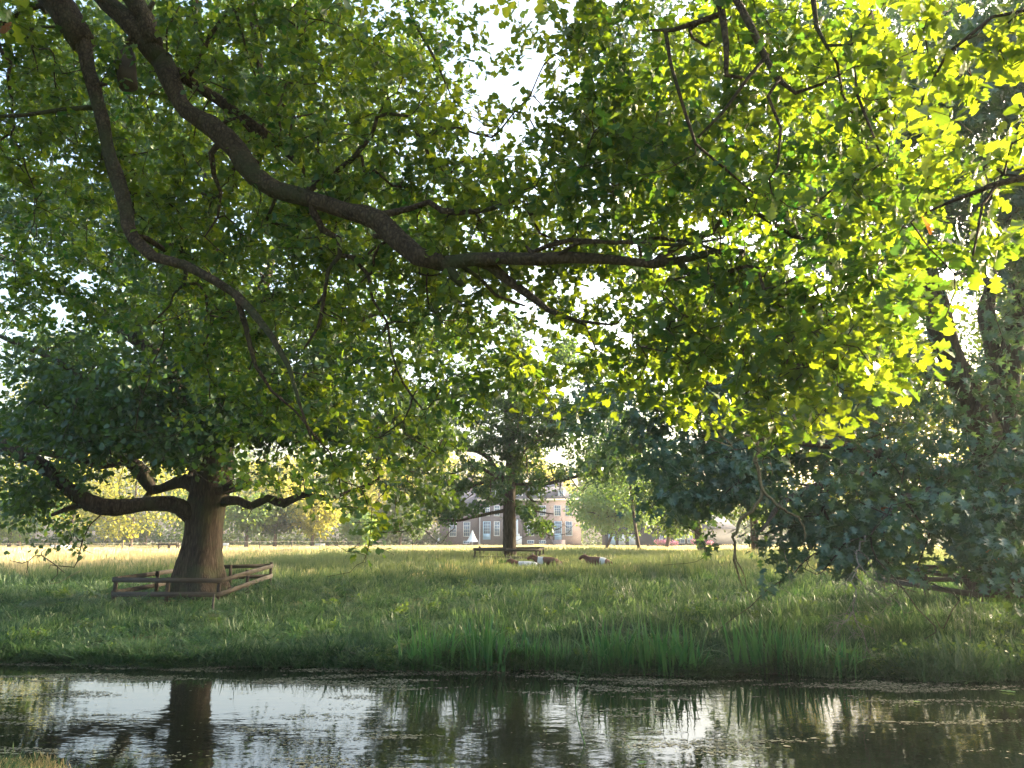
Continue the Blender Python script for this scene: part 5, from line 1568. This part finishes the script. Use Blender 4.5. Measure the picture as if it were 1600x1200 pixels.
def build_house():
    DH = 150.0
    gz = float(ground_z(0, DH)) - .1
    c = at(800, 845, DH)
    root = empty("brick_house", (0, DH, gz), label="stately red brick country house with white windows and slate roof beyond the meadow", cat="house")
    X = lambda px: at(px, 843, DH)[0]
    Z = lambda py: at(800, py, DH)[2] - gz
    xa, xb, xc = X(686), X(748), X(908)
    ze, zr = Z(783), Z(751)
    g = Geo(); g.box(xb, xc, 0, 13, -.5, ze); g.build("wall", M_BRICK, root, label="tall main wall of red brick")
    zw = Z(797)
    g = Geo(); g.box(xa, xb - .003, 1.2, 11, -.5, zw); g.build("wall", M_BRICK, root, label="lower brick wall of the left wing")
    g = Geo(); hip_roof(g, xb, xc, 0, 13, ze + .45, zr, 5.5, 5.5); g.build("roof", M_SLATE, root)
    g = Geo(); hip_roof(g, xa, xb - .4, 1.2, 11, zw + .3, Z(762), 4.5, .5); g.build("roof", M_SLATE, root, label="lower slate roof of the left wing")
    g = Geo(); g.box(xb - .3, xc + .3, -.35, 13.3, ze, ze + .44); g.build("cornice", M_CORNICE, root)
    g = Geo(); g.box(xa - .3, xb - .32, .9, 11.3, zw, zw + .29); g.build("cornice", M_CORNICE, root)
    for px, yy in ((731, 6), (770, 6.5), (880, 6.5)):
        x = X(px); g = Geo(); g.box(x - .55, x + .55, yy - .5, yy + .5, zr - 2.5, zr + 1.3); g.box(x - .68, x + .68, yy - .62, yy + .62, zr + 1.3, zr + 1.55)
        g.build("chimney", M_BRICK, root)
    # ground floor
    for a, b in ((771.5, 781), (823.5, 834.5), (841.5, 852.5), (883.5, 894.5)):
        window(root, X(a), X(b), Z(837.5), Z(814.5), 0)
    for a, b in ((754.5, 766.5), (866.5, 878)):
        window(root, X(a), X(b), Z(843), Z(814.5), 0, door=True, name="door")
    for a, b in ((701, 712.5), (723, 734)):
        window(root, X(a), X(b), Z(838.5), Z(815), 1.2)
    # first floor
    for a, b in ((754.5, 765), (771.5, 781), (823.5, 834.5), (843, 853.5), (866, 877), (883.5, 894.5)):
        window(root, X(a), X(b), Z(806.5), Z(789.5), 0)
    # basement lights
    for a, b in ((823.5, 834.5), (842, 853)):
        window(root, X(a), X(b), Z(849.5), Z(844), 0, nx=3, nz=1)
    window(root, X(723), X(734), Z(850), Z(845), 1.2, nx=3, nz=1)
    # dormers
    for px in (778, 812, 847, 879):
        x = X(px); d = Geo(); d.box(x - .62, x + .62, .8, 4.2, ze + .2, ze + 2.3)
        o = d.build("dormer", M_WHITE, root)
        r_ = Geo(); V = np.array([(x - .8, .5, ze + 2.3), (x + .8, .5, ze + 2.3), (x, .5, ze + 2.95), (x - .8, 4.6, ze + 2.3), (x + .8, 4.6, ze + 2.3), (x, 4.6, ze + 2.95)])
        r_.add(V, np.array([(0, 2, 5, 3), (2, 1, 4, 5), (0, 3, 4, 1)]), np.array([(0, 1, 2), (3, 5, 4)])); r_.build("dormer_roof", M_CORNICE, o)
        gp = Geo(); gp.box(x - .4, x + .4, .76, .81, ze + .65, ze + 2.0); gp.build("pane", M_GLASS, o)
        gb = Geo(); gb.box(x - .03, x + .03, .73, .77, ze + .65, ze + 2.0); gb.box(x - .4, x + .4, .735, .765, ze + 1.3, ze + 1.36); gb.build("glazing_bar", M_WHITE, o)
    # white porch pillar, drainpipes, plinth, area steps
    for a, b in ((806.5, 809.5),):
        g = Geo(); g.box(X(a), X(b), -.7, -.003, 0, Z(812)); g.build("pillar", M_WHITE, root)
    for px in (749.6, 817):
        g = Geo(); g.tube(np.array([(X(px), -.12, 0), (X(px), -.12, ze)]), [.07, .07], 6); g.build("drainpipe", M_WHITE if px < 800 else M_TARDARK, root)
    g = Geo(); g.box(X(800), X(815), -2.6, -.75, 0, Z(838)); g.box(X(803), X(812), -2.5, -.8, Z(838), Z(834)); g.build("stair", M_WHITE, root, label="white plastered garden stair")
    g = Geo(); g.box(X(862), X(882), -2.2, -.003, 0, Z(843.5)); g.box(X(864), X(880), -3.0, -2.203, 0, Z(847)); g.build("stair", M_BRICK, root)
    # low sloping white parapet at the left corner
    g = Geo(); V = np.array([(xa - .02, .9, .4), (xa - 1.1, .9, .4), (xa - 1.1, .9, 1.2), (xa - .02, .9, 2.2), (xa - .02, 1.15, .4), (xa - 1.1, 1.15, .4), (xa - 1.1, 1.15, 1.2), (xa - .02, 1.15, 2.2)])
    g.add(V, np.array([(0, 1, 2, 3), (7, 6, 5, 4), (0, 4, 5, 1), (2, 6, 7, 3), (1, 5, 6, 2), (0, 3, 7, 4)])); g.build("parapet", M_WHITE, root)
    # white pointed garden tent
    x = X(740.5); t = empty("garden_tent", (x, DH - 6, gz + .1), label="small white pointed tent on the lawn before the house's left wing", cat="tent")
    g = Geo(); V = [(math.cos(a) * r_, math.sin(a) * r_, z) for r_, z in ((1.15, 1.0), (.75, 1.55), (.35, 2.35), (.06, 3.1)) for a in np.arange(8) * math.pi / 4]
    idx = np.arange(32).reshape(4, 8); q = np.stack([idx[:-1], np.roll(idx[:-1], -1, 1), np.roll(idx[1:], -1, 1), idx[1:]], -1).reshape(-1, 4); g.add(np.array(V), q); g.build("canopy", M_WHITE, t)
    g = Geo(); g.tube(np.array([(0, 0, 0), (0, 0, 3.25)]), [.04, .03], 6); g.build("pole", M_RAIL, t)
    for a in range(4):
        g = Geo(); g.tube(np.array([(math.cos(a * 1.57) * 1.1, math.sin(a * 1.57) * 1.1, 0), (math.cos(a * 1.57) * 1.1, math.sin(a * 1.57) * 1.1, 1.05)]), [.03, .03], 5); g.build("leg", M_WHITE, t)
    # stable
    DS = 135.0; gs = float(ground_z(0, DS)) - .05
    s = empty("stable", (0, DS, gs), label="low dark-boarded stable with white shutters under the trees right of the house", cat="outbuilding")
    XS = lambda px: at(px, 843, DS)[0]
    g = Geo(); g.box(XS(948), XS(1150), 0, 7, -.3, 3.2); g.build("wall", M_TARDARK, s)
    g = Geo(); hip_roof(g, XS(948), XS(1150), 0, 7, 3.2, 6.2, 2, 2, .3); g.build("roof", M_SLATE, s)
    for a, b in ((951, 961.5), (966.5, 977), (982.5, 992.5)):
        g = Geo(); g.box(XS(a), XS(b), -.05, .02, .55, 2.3); o = g.build("shutter", M_WHITE if a > 960 else M_BLUE, s)
        g = Geo(); g.box(XS(a) - .05, XS(b) + .05, -.08, -.053, 1.38, 1.46); g.build("crossbar", M_WHITE, o)
    g = Geo(); g.box(XS(1019), XS(1026), -.05, .02, 0, 2.0); g.build("door", M_DARKGREEN, s)
    for a, b in ((1030, 1036), (1040, 1046), (1056, 1070), (1074, 1082)):
        window(s, XS(a), XS(b), .8, 2.2, 0, nx=2, nz=2, fw=.07)
    # pink hydrangeas before it
    for px, w, lab in ((1040, 1.4, "pink flowering bush before the stable, nearer the house"), (1096, 1.3, "pink flowering bush before the stable, farther right")):
        x = at(px, 843, 128)[0]
        h = empty("flowering_bush", (x, 128, gs), label=lab, cat="bush", group="pink bushes by the stable")
        C = np.array([(dx, rng.uniform(-.4, .4), rng.uniform(.4, .9)) for dx in np.linspace(-w, w, 8)])
        P, Nn, A, S = leaf_cloud(C, .5, 50, .22); g = Geo(); V, Fc = place_leaves(T_FAR, P, Nn, A, S); g.add(V, None, Fc); g.build("foliage", M_WOOD, h, kind='stuff')
        P, Nn, A, S = leaf_cloud(C + (0, -.2, .25), .5, 60, .24); g = Geo(); V, Fc = place_leaves(T_FAR, P, Nn, A, S); g.add(V, None, Fc); g.build("blossom", M_PINK, h, kind='stuff')

M_DARKGREEN = plain_mat("dark_green_paint", (.025, .06, .03), .5, .1, 2, bump=0)
M_PINK = leaf_mat("hydrangea", (.42, .13, .2), (.55, .22, .3), (.4, .15, .2), (.5, .2, .3), trans=.3)

def build_field_things():
    # pale low troughs far off in the sunlit grass
    for px, py, D, w, lab in ((94, 860, 70, 1.5, "long white trough at the far left of the sunlit meadow"), (350, 853.5, 105, 1.1, "short white trough just right of the old oak's trunk"),
                              (500, 851.5, 112, 1.3, "white trough before the round golden tree")):
        x = at(px, py, D)[0]; z = float(ground_z(x, D))
        t = empty("field_trough", (x, D, z), label=lab, cat="trough")
        g = Geo(); zt = max(.9, at(px, py - 2, D)[2] - z)
        g.box(-w / 2, w / 2, -.3, .3, zt - .32, zt - .28); g.box(-w / 2, w / 2, -.3, -.26, zt - .28, zt); g.box(-w / 2, w / 2, .26, .3, zt - .28, zt); g.box(-w / 2, -w / 2 + .04, -.26, .26, zt - .28, zt); g.box(w / 2 - .04, w / 2, -.26, .26, zt - .28, zt)
        g.build("basin", M_WHITE, t)
        for sx in (-1, 1):
            for sy in (-1, 1):
                g = Geo(); g.box(sx * (w / 2 - .1) - .04, sx * (w / 2 - .1) + .04, sy * .24 - .03, sy * .24 + .03, -.1, zt - .32); g.build("leg", M_WHITE, t)
    x = at(519, 848, 114)[0]; z = float(ground_z(x, 114))
    t = empty("picnic_table", (x, 114, z), label="pale wooden picnic table beside the round golden tree", cat="table")
    for k in range(4):
        g = Geo(); g.box(-.95, .95, -.34 + k * .175, -.18 + k * .175, 1.02, 1.06); g.build("plank", M_RAIL, t)
    for s in (-1, 1):
        g = Geo(); g.box(-.95, .95, s * .75 - .13, s * .75 + .13, .62, .66); g.build("bench_seat", M_RAIL, t)
        g = Geo(); g.tube(np.array([(s * .7, -.85, 0), (s * .7, -.3, 1.0)]), [.05, .05], 4); g.build("leg", M_RAIL, t)
        g = Geo(); g.tube(np.array([(s * .7, .85, 0), (s * .7, .3, 1.0)]), [.05, .05], 4); g.build("leg", M_RAIL, t)
        g = Geo(); g.box(s * .7 - .04, s * .7 + .04, -.8, .8, .56, .62); g.build("brace", M_RAIL, t)

# ------------------------------------------------------------------ cows lying in the grass
def cow_mat(name, belt0, belt1, brown=(.12, .052, .03)):
    m, N, L = newmat(name)
    tc = N.new("ShaderNodeTexCoord"); sx = N.new("ShaderNodeSeparateXYZ"); L.new(tc.outputs['Object'], sx.inputs[0])
    nz = N.new("ShaderNodeTexNoise"); nz.inputs['Scale'].default_value = 3; L.new(tc.outputs['Object'], nz.inputs['Vector'])
    ad = N.new("ShaderNodeMath"); ad.operation = 'MULTIPLY_ADD'; ad.inputs[1].default_value = .18; L.new(nz.outputs['Fac'], ad.inputs[0]); L.new(sx.outputs[0], ad.inputs[2])
    r = ramp(N, [(0, brown), (.5, (.62, .60, .56)), (1, brown)])
    r.color_ramp.interpolation = 'CONSTANT'
    mr = N.new("ShaderNodeMapRange"); mr.inputs[1].default_value = belt0 * 2 - belt1 + .09; mr.inputs[2].default_value = belt1 + .09
    # three equal bands: brown | white | brown
    r.color_ramp.elements[1].position = .5; r.color_ramp.elements[2].position = .999
    L.new(ad.outputs[0], mr.inputs[0]); L.new(mr.outputs[0], r.inputs[0])
    p = N.new("ShaderNodeBsdfPrincipled"); p.inputs['Roughness'].default_value = .8; L.new(r.outputs[0], p.inputs['Base Color'])
    o = N.new("ShaderNodeOutputMaterial"); L.new(p.outputs[0], o.inputs[0])
    return m

def skin_body(name, joints, edges, mat, parent, sub=2):
    me = bpy.data.meshes.new(name)
    me.from_pydata([j[0] for j in joints], edges, [])
    o = bpy.data.objects.new(name, me); COL.objects.link(o); o.parent = parent
    me.materials.append(mat)
    sk = o.modifiers.new("skin", 'SKIN'); sk.use_smooth_shade = True
    for v, j in zip(me.skin_vertices[0].data, joints):
        v.radius = j[1] if isinstance(j[1], tuple) else (j[1], j[1])
    me.skin_vertices[0].data[0].use_root = True
    s = o.modifiers.new("sub", 'SUBSURF'); s.levels = sub; s.render_levels = sub
    return o

def cow(px, py, D, rz, label, belt=(-.42, -.02), lift=.0, sc=1.0):
    """A cow lying down, legs folded under, head up; local +x towards the head."""
    c = at(px, py, D); z = float(ground_z(c[0], D))
    root = empty("cow", (c[0], D, z + lift), rz, label=label, cat="cow", group="cows lying in the meadow")
    root.scale = (sc, sc, sc)
    m = cow_mat("cow_hide", *belt)
    J = [((-.75, 0, .42), (.27, .30)), ((-.45, 0, .46), (.34, .36)), ((-.05, 0, .46), (.37, .37)), ((.35, 0, .48), (.33, .35)), ((.62, 0, .58), (.24, .27)),
         ((.82, 0, .72), (.17, .20)), ((.98, 0, .84), (.15, .16)), ((1.16, 0, .76), (.115, .12)), ((1.34, 0, .62), (.09, .09)),
         ((-.85, 0, .35), (.16, .2)),
         ((-.62, .34, .25), (.15, .15)), ((-.25, .48, .18), (.10, .10)), ((-.60, .50, .07), (.06, .06)), ((-.35, .52, .05), (.05, .05)),
         ((-.62, -.34, .25), (.15, .15)), ((-.25, -.48, .18), (.10, .10)), ((-.60, -.50, .07), (.06, .06)), ((-.35, -.52, .05), (.05, .05)),
         ((.50, .24, .26), (.11, .11)), ((.80, .28, .12), (.075, .075)), ((.48, .30, .06), (.05, .05)),
         ((.50, -.24, .26), (.11, .11)), ((.80, -.28, .12), (.075, .075)), ((.48, -.30, .06), (.05, .05))]
    E = [(0, 1), (1, 2), (2, 3), (3, 4), (4, 5), (5, 6), (6, 7), (7, 8), (0, 9), (0, 10), (10, 11), (11, 12), (12, 13), (0, 14), (14, 15), (15, 16), (16, 17), (3, 18), (18, 19), (19, 20), (3, 21), (21, 22), (22, 23)]
    skin_body("body", J, E, m, root)
    for s in (-1, 1):
        g = Geo(); V = np.array([(.96, s * .11, .91), (.89, s * .17, .93), (.86, s * .33, .87), (.93, s * .30, .82), (.98, s * .14, .85), (.93, s * .2, .95)])
        g.add(V, None, np.array([(0, 1, 5), (1, 2, 5), (2, 3, 5), (3, 4, 5), (4, 0, 5), (1, 0, 4), (1, 4, 3), (1, 3, 2)])); g.build("ear", m, root)
        g = Geo(); g.tube(np.array([(.97, s * .07, .95), (.97, s * .16, 1.03), (1.01, s * .18, 1.12)]), [.028, .022, .006], 6); g.build("horn", M_DEAD, root)
        g = Geo(); g.tube(np.array([(1.08, s * .095, .84), (1.09, s * .125, .845)]), [.025, .014], 6); g.build("eye", M_TARDARK, root)
    g = Geo(); g.tube(np.array([(-.93, 0, .5), (-1.05, .08, .35), (-.98, .2, .12), (-.85, .28, .06)]), [.035, .03, .025, .04], 6); g.build("tail", m, root)

def build_cows():
    cow(934, 872, 40.5, R(152), "brown cow with a broad white belt lying in tall grass right of the meadow oak", belt=(-.62, -.22), lift=.06, sc=.78)
    cow(855, 876, 41.5, R(168), "brown cow with white shoulder patch lying beside the meadow oak's rail guard", belt=(.25, .62), lift=.0, sc=.8)
    cow(824, 880, 41, R(175), "mostly hidden pale cow low in the grass below the meadow oak", belt=(-.6, .5), lift=-.25, sc=.9)

# ------------------------------------------------------------------ haze
def build_haze():
    x0, x1, y0, y1, z0, z1 = -340, 340, -55, 440, -2.0, 34.0
    g = Geo(); g.box(x0, x1, y0, y1, z0, z1)
    m, N, L = newmat("morning_haze")
    v = N.new("ShaderNodeVolumePrincipled")
    v.inputs['Density'].default_value = HAZE
    v.inputs['Color'].default_value = (.93, .95, 1.0, 1)
    v.inputs['Anisotropy'].default_value = .3
    o = N.new("ShaderNodeOutputMaterial"); L.new(v.outputs[0], o.inputs['Volume'])
    g.build("haze", m, kind='stuff')
HAZE = 0.0004

build_ground()
build_water()
build_house()
build_old_oak()
build_mid_oak()
build_red_oak()
build_far_trees()
build_fences()
build_field_things()
build_cows()
build_near_oak()
build_grass()
build_irises()
build_scum()
build_haze()

_t = 0
for _o in scene.objects:
    if _o.type == 'MESH': _t += sum(max(0, len(p.vertices) - 2) for p in _o.data.polygons) if len(_o.data.polygons) < 3000 else len(_o.data.loops) - 2 * len(_o.data.polygons)
print("triangles", _t)
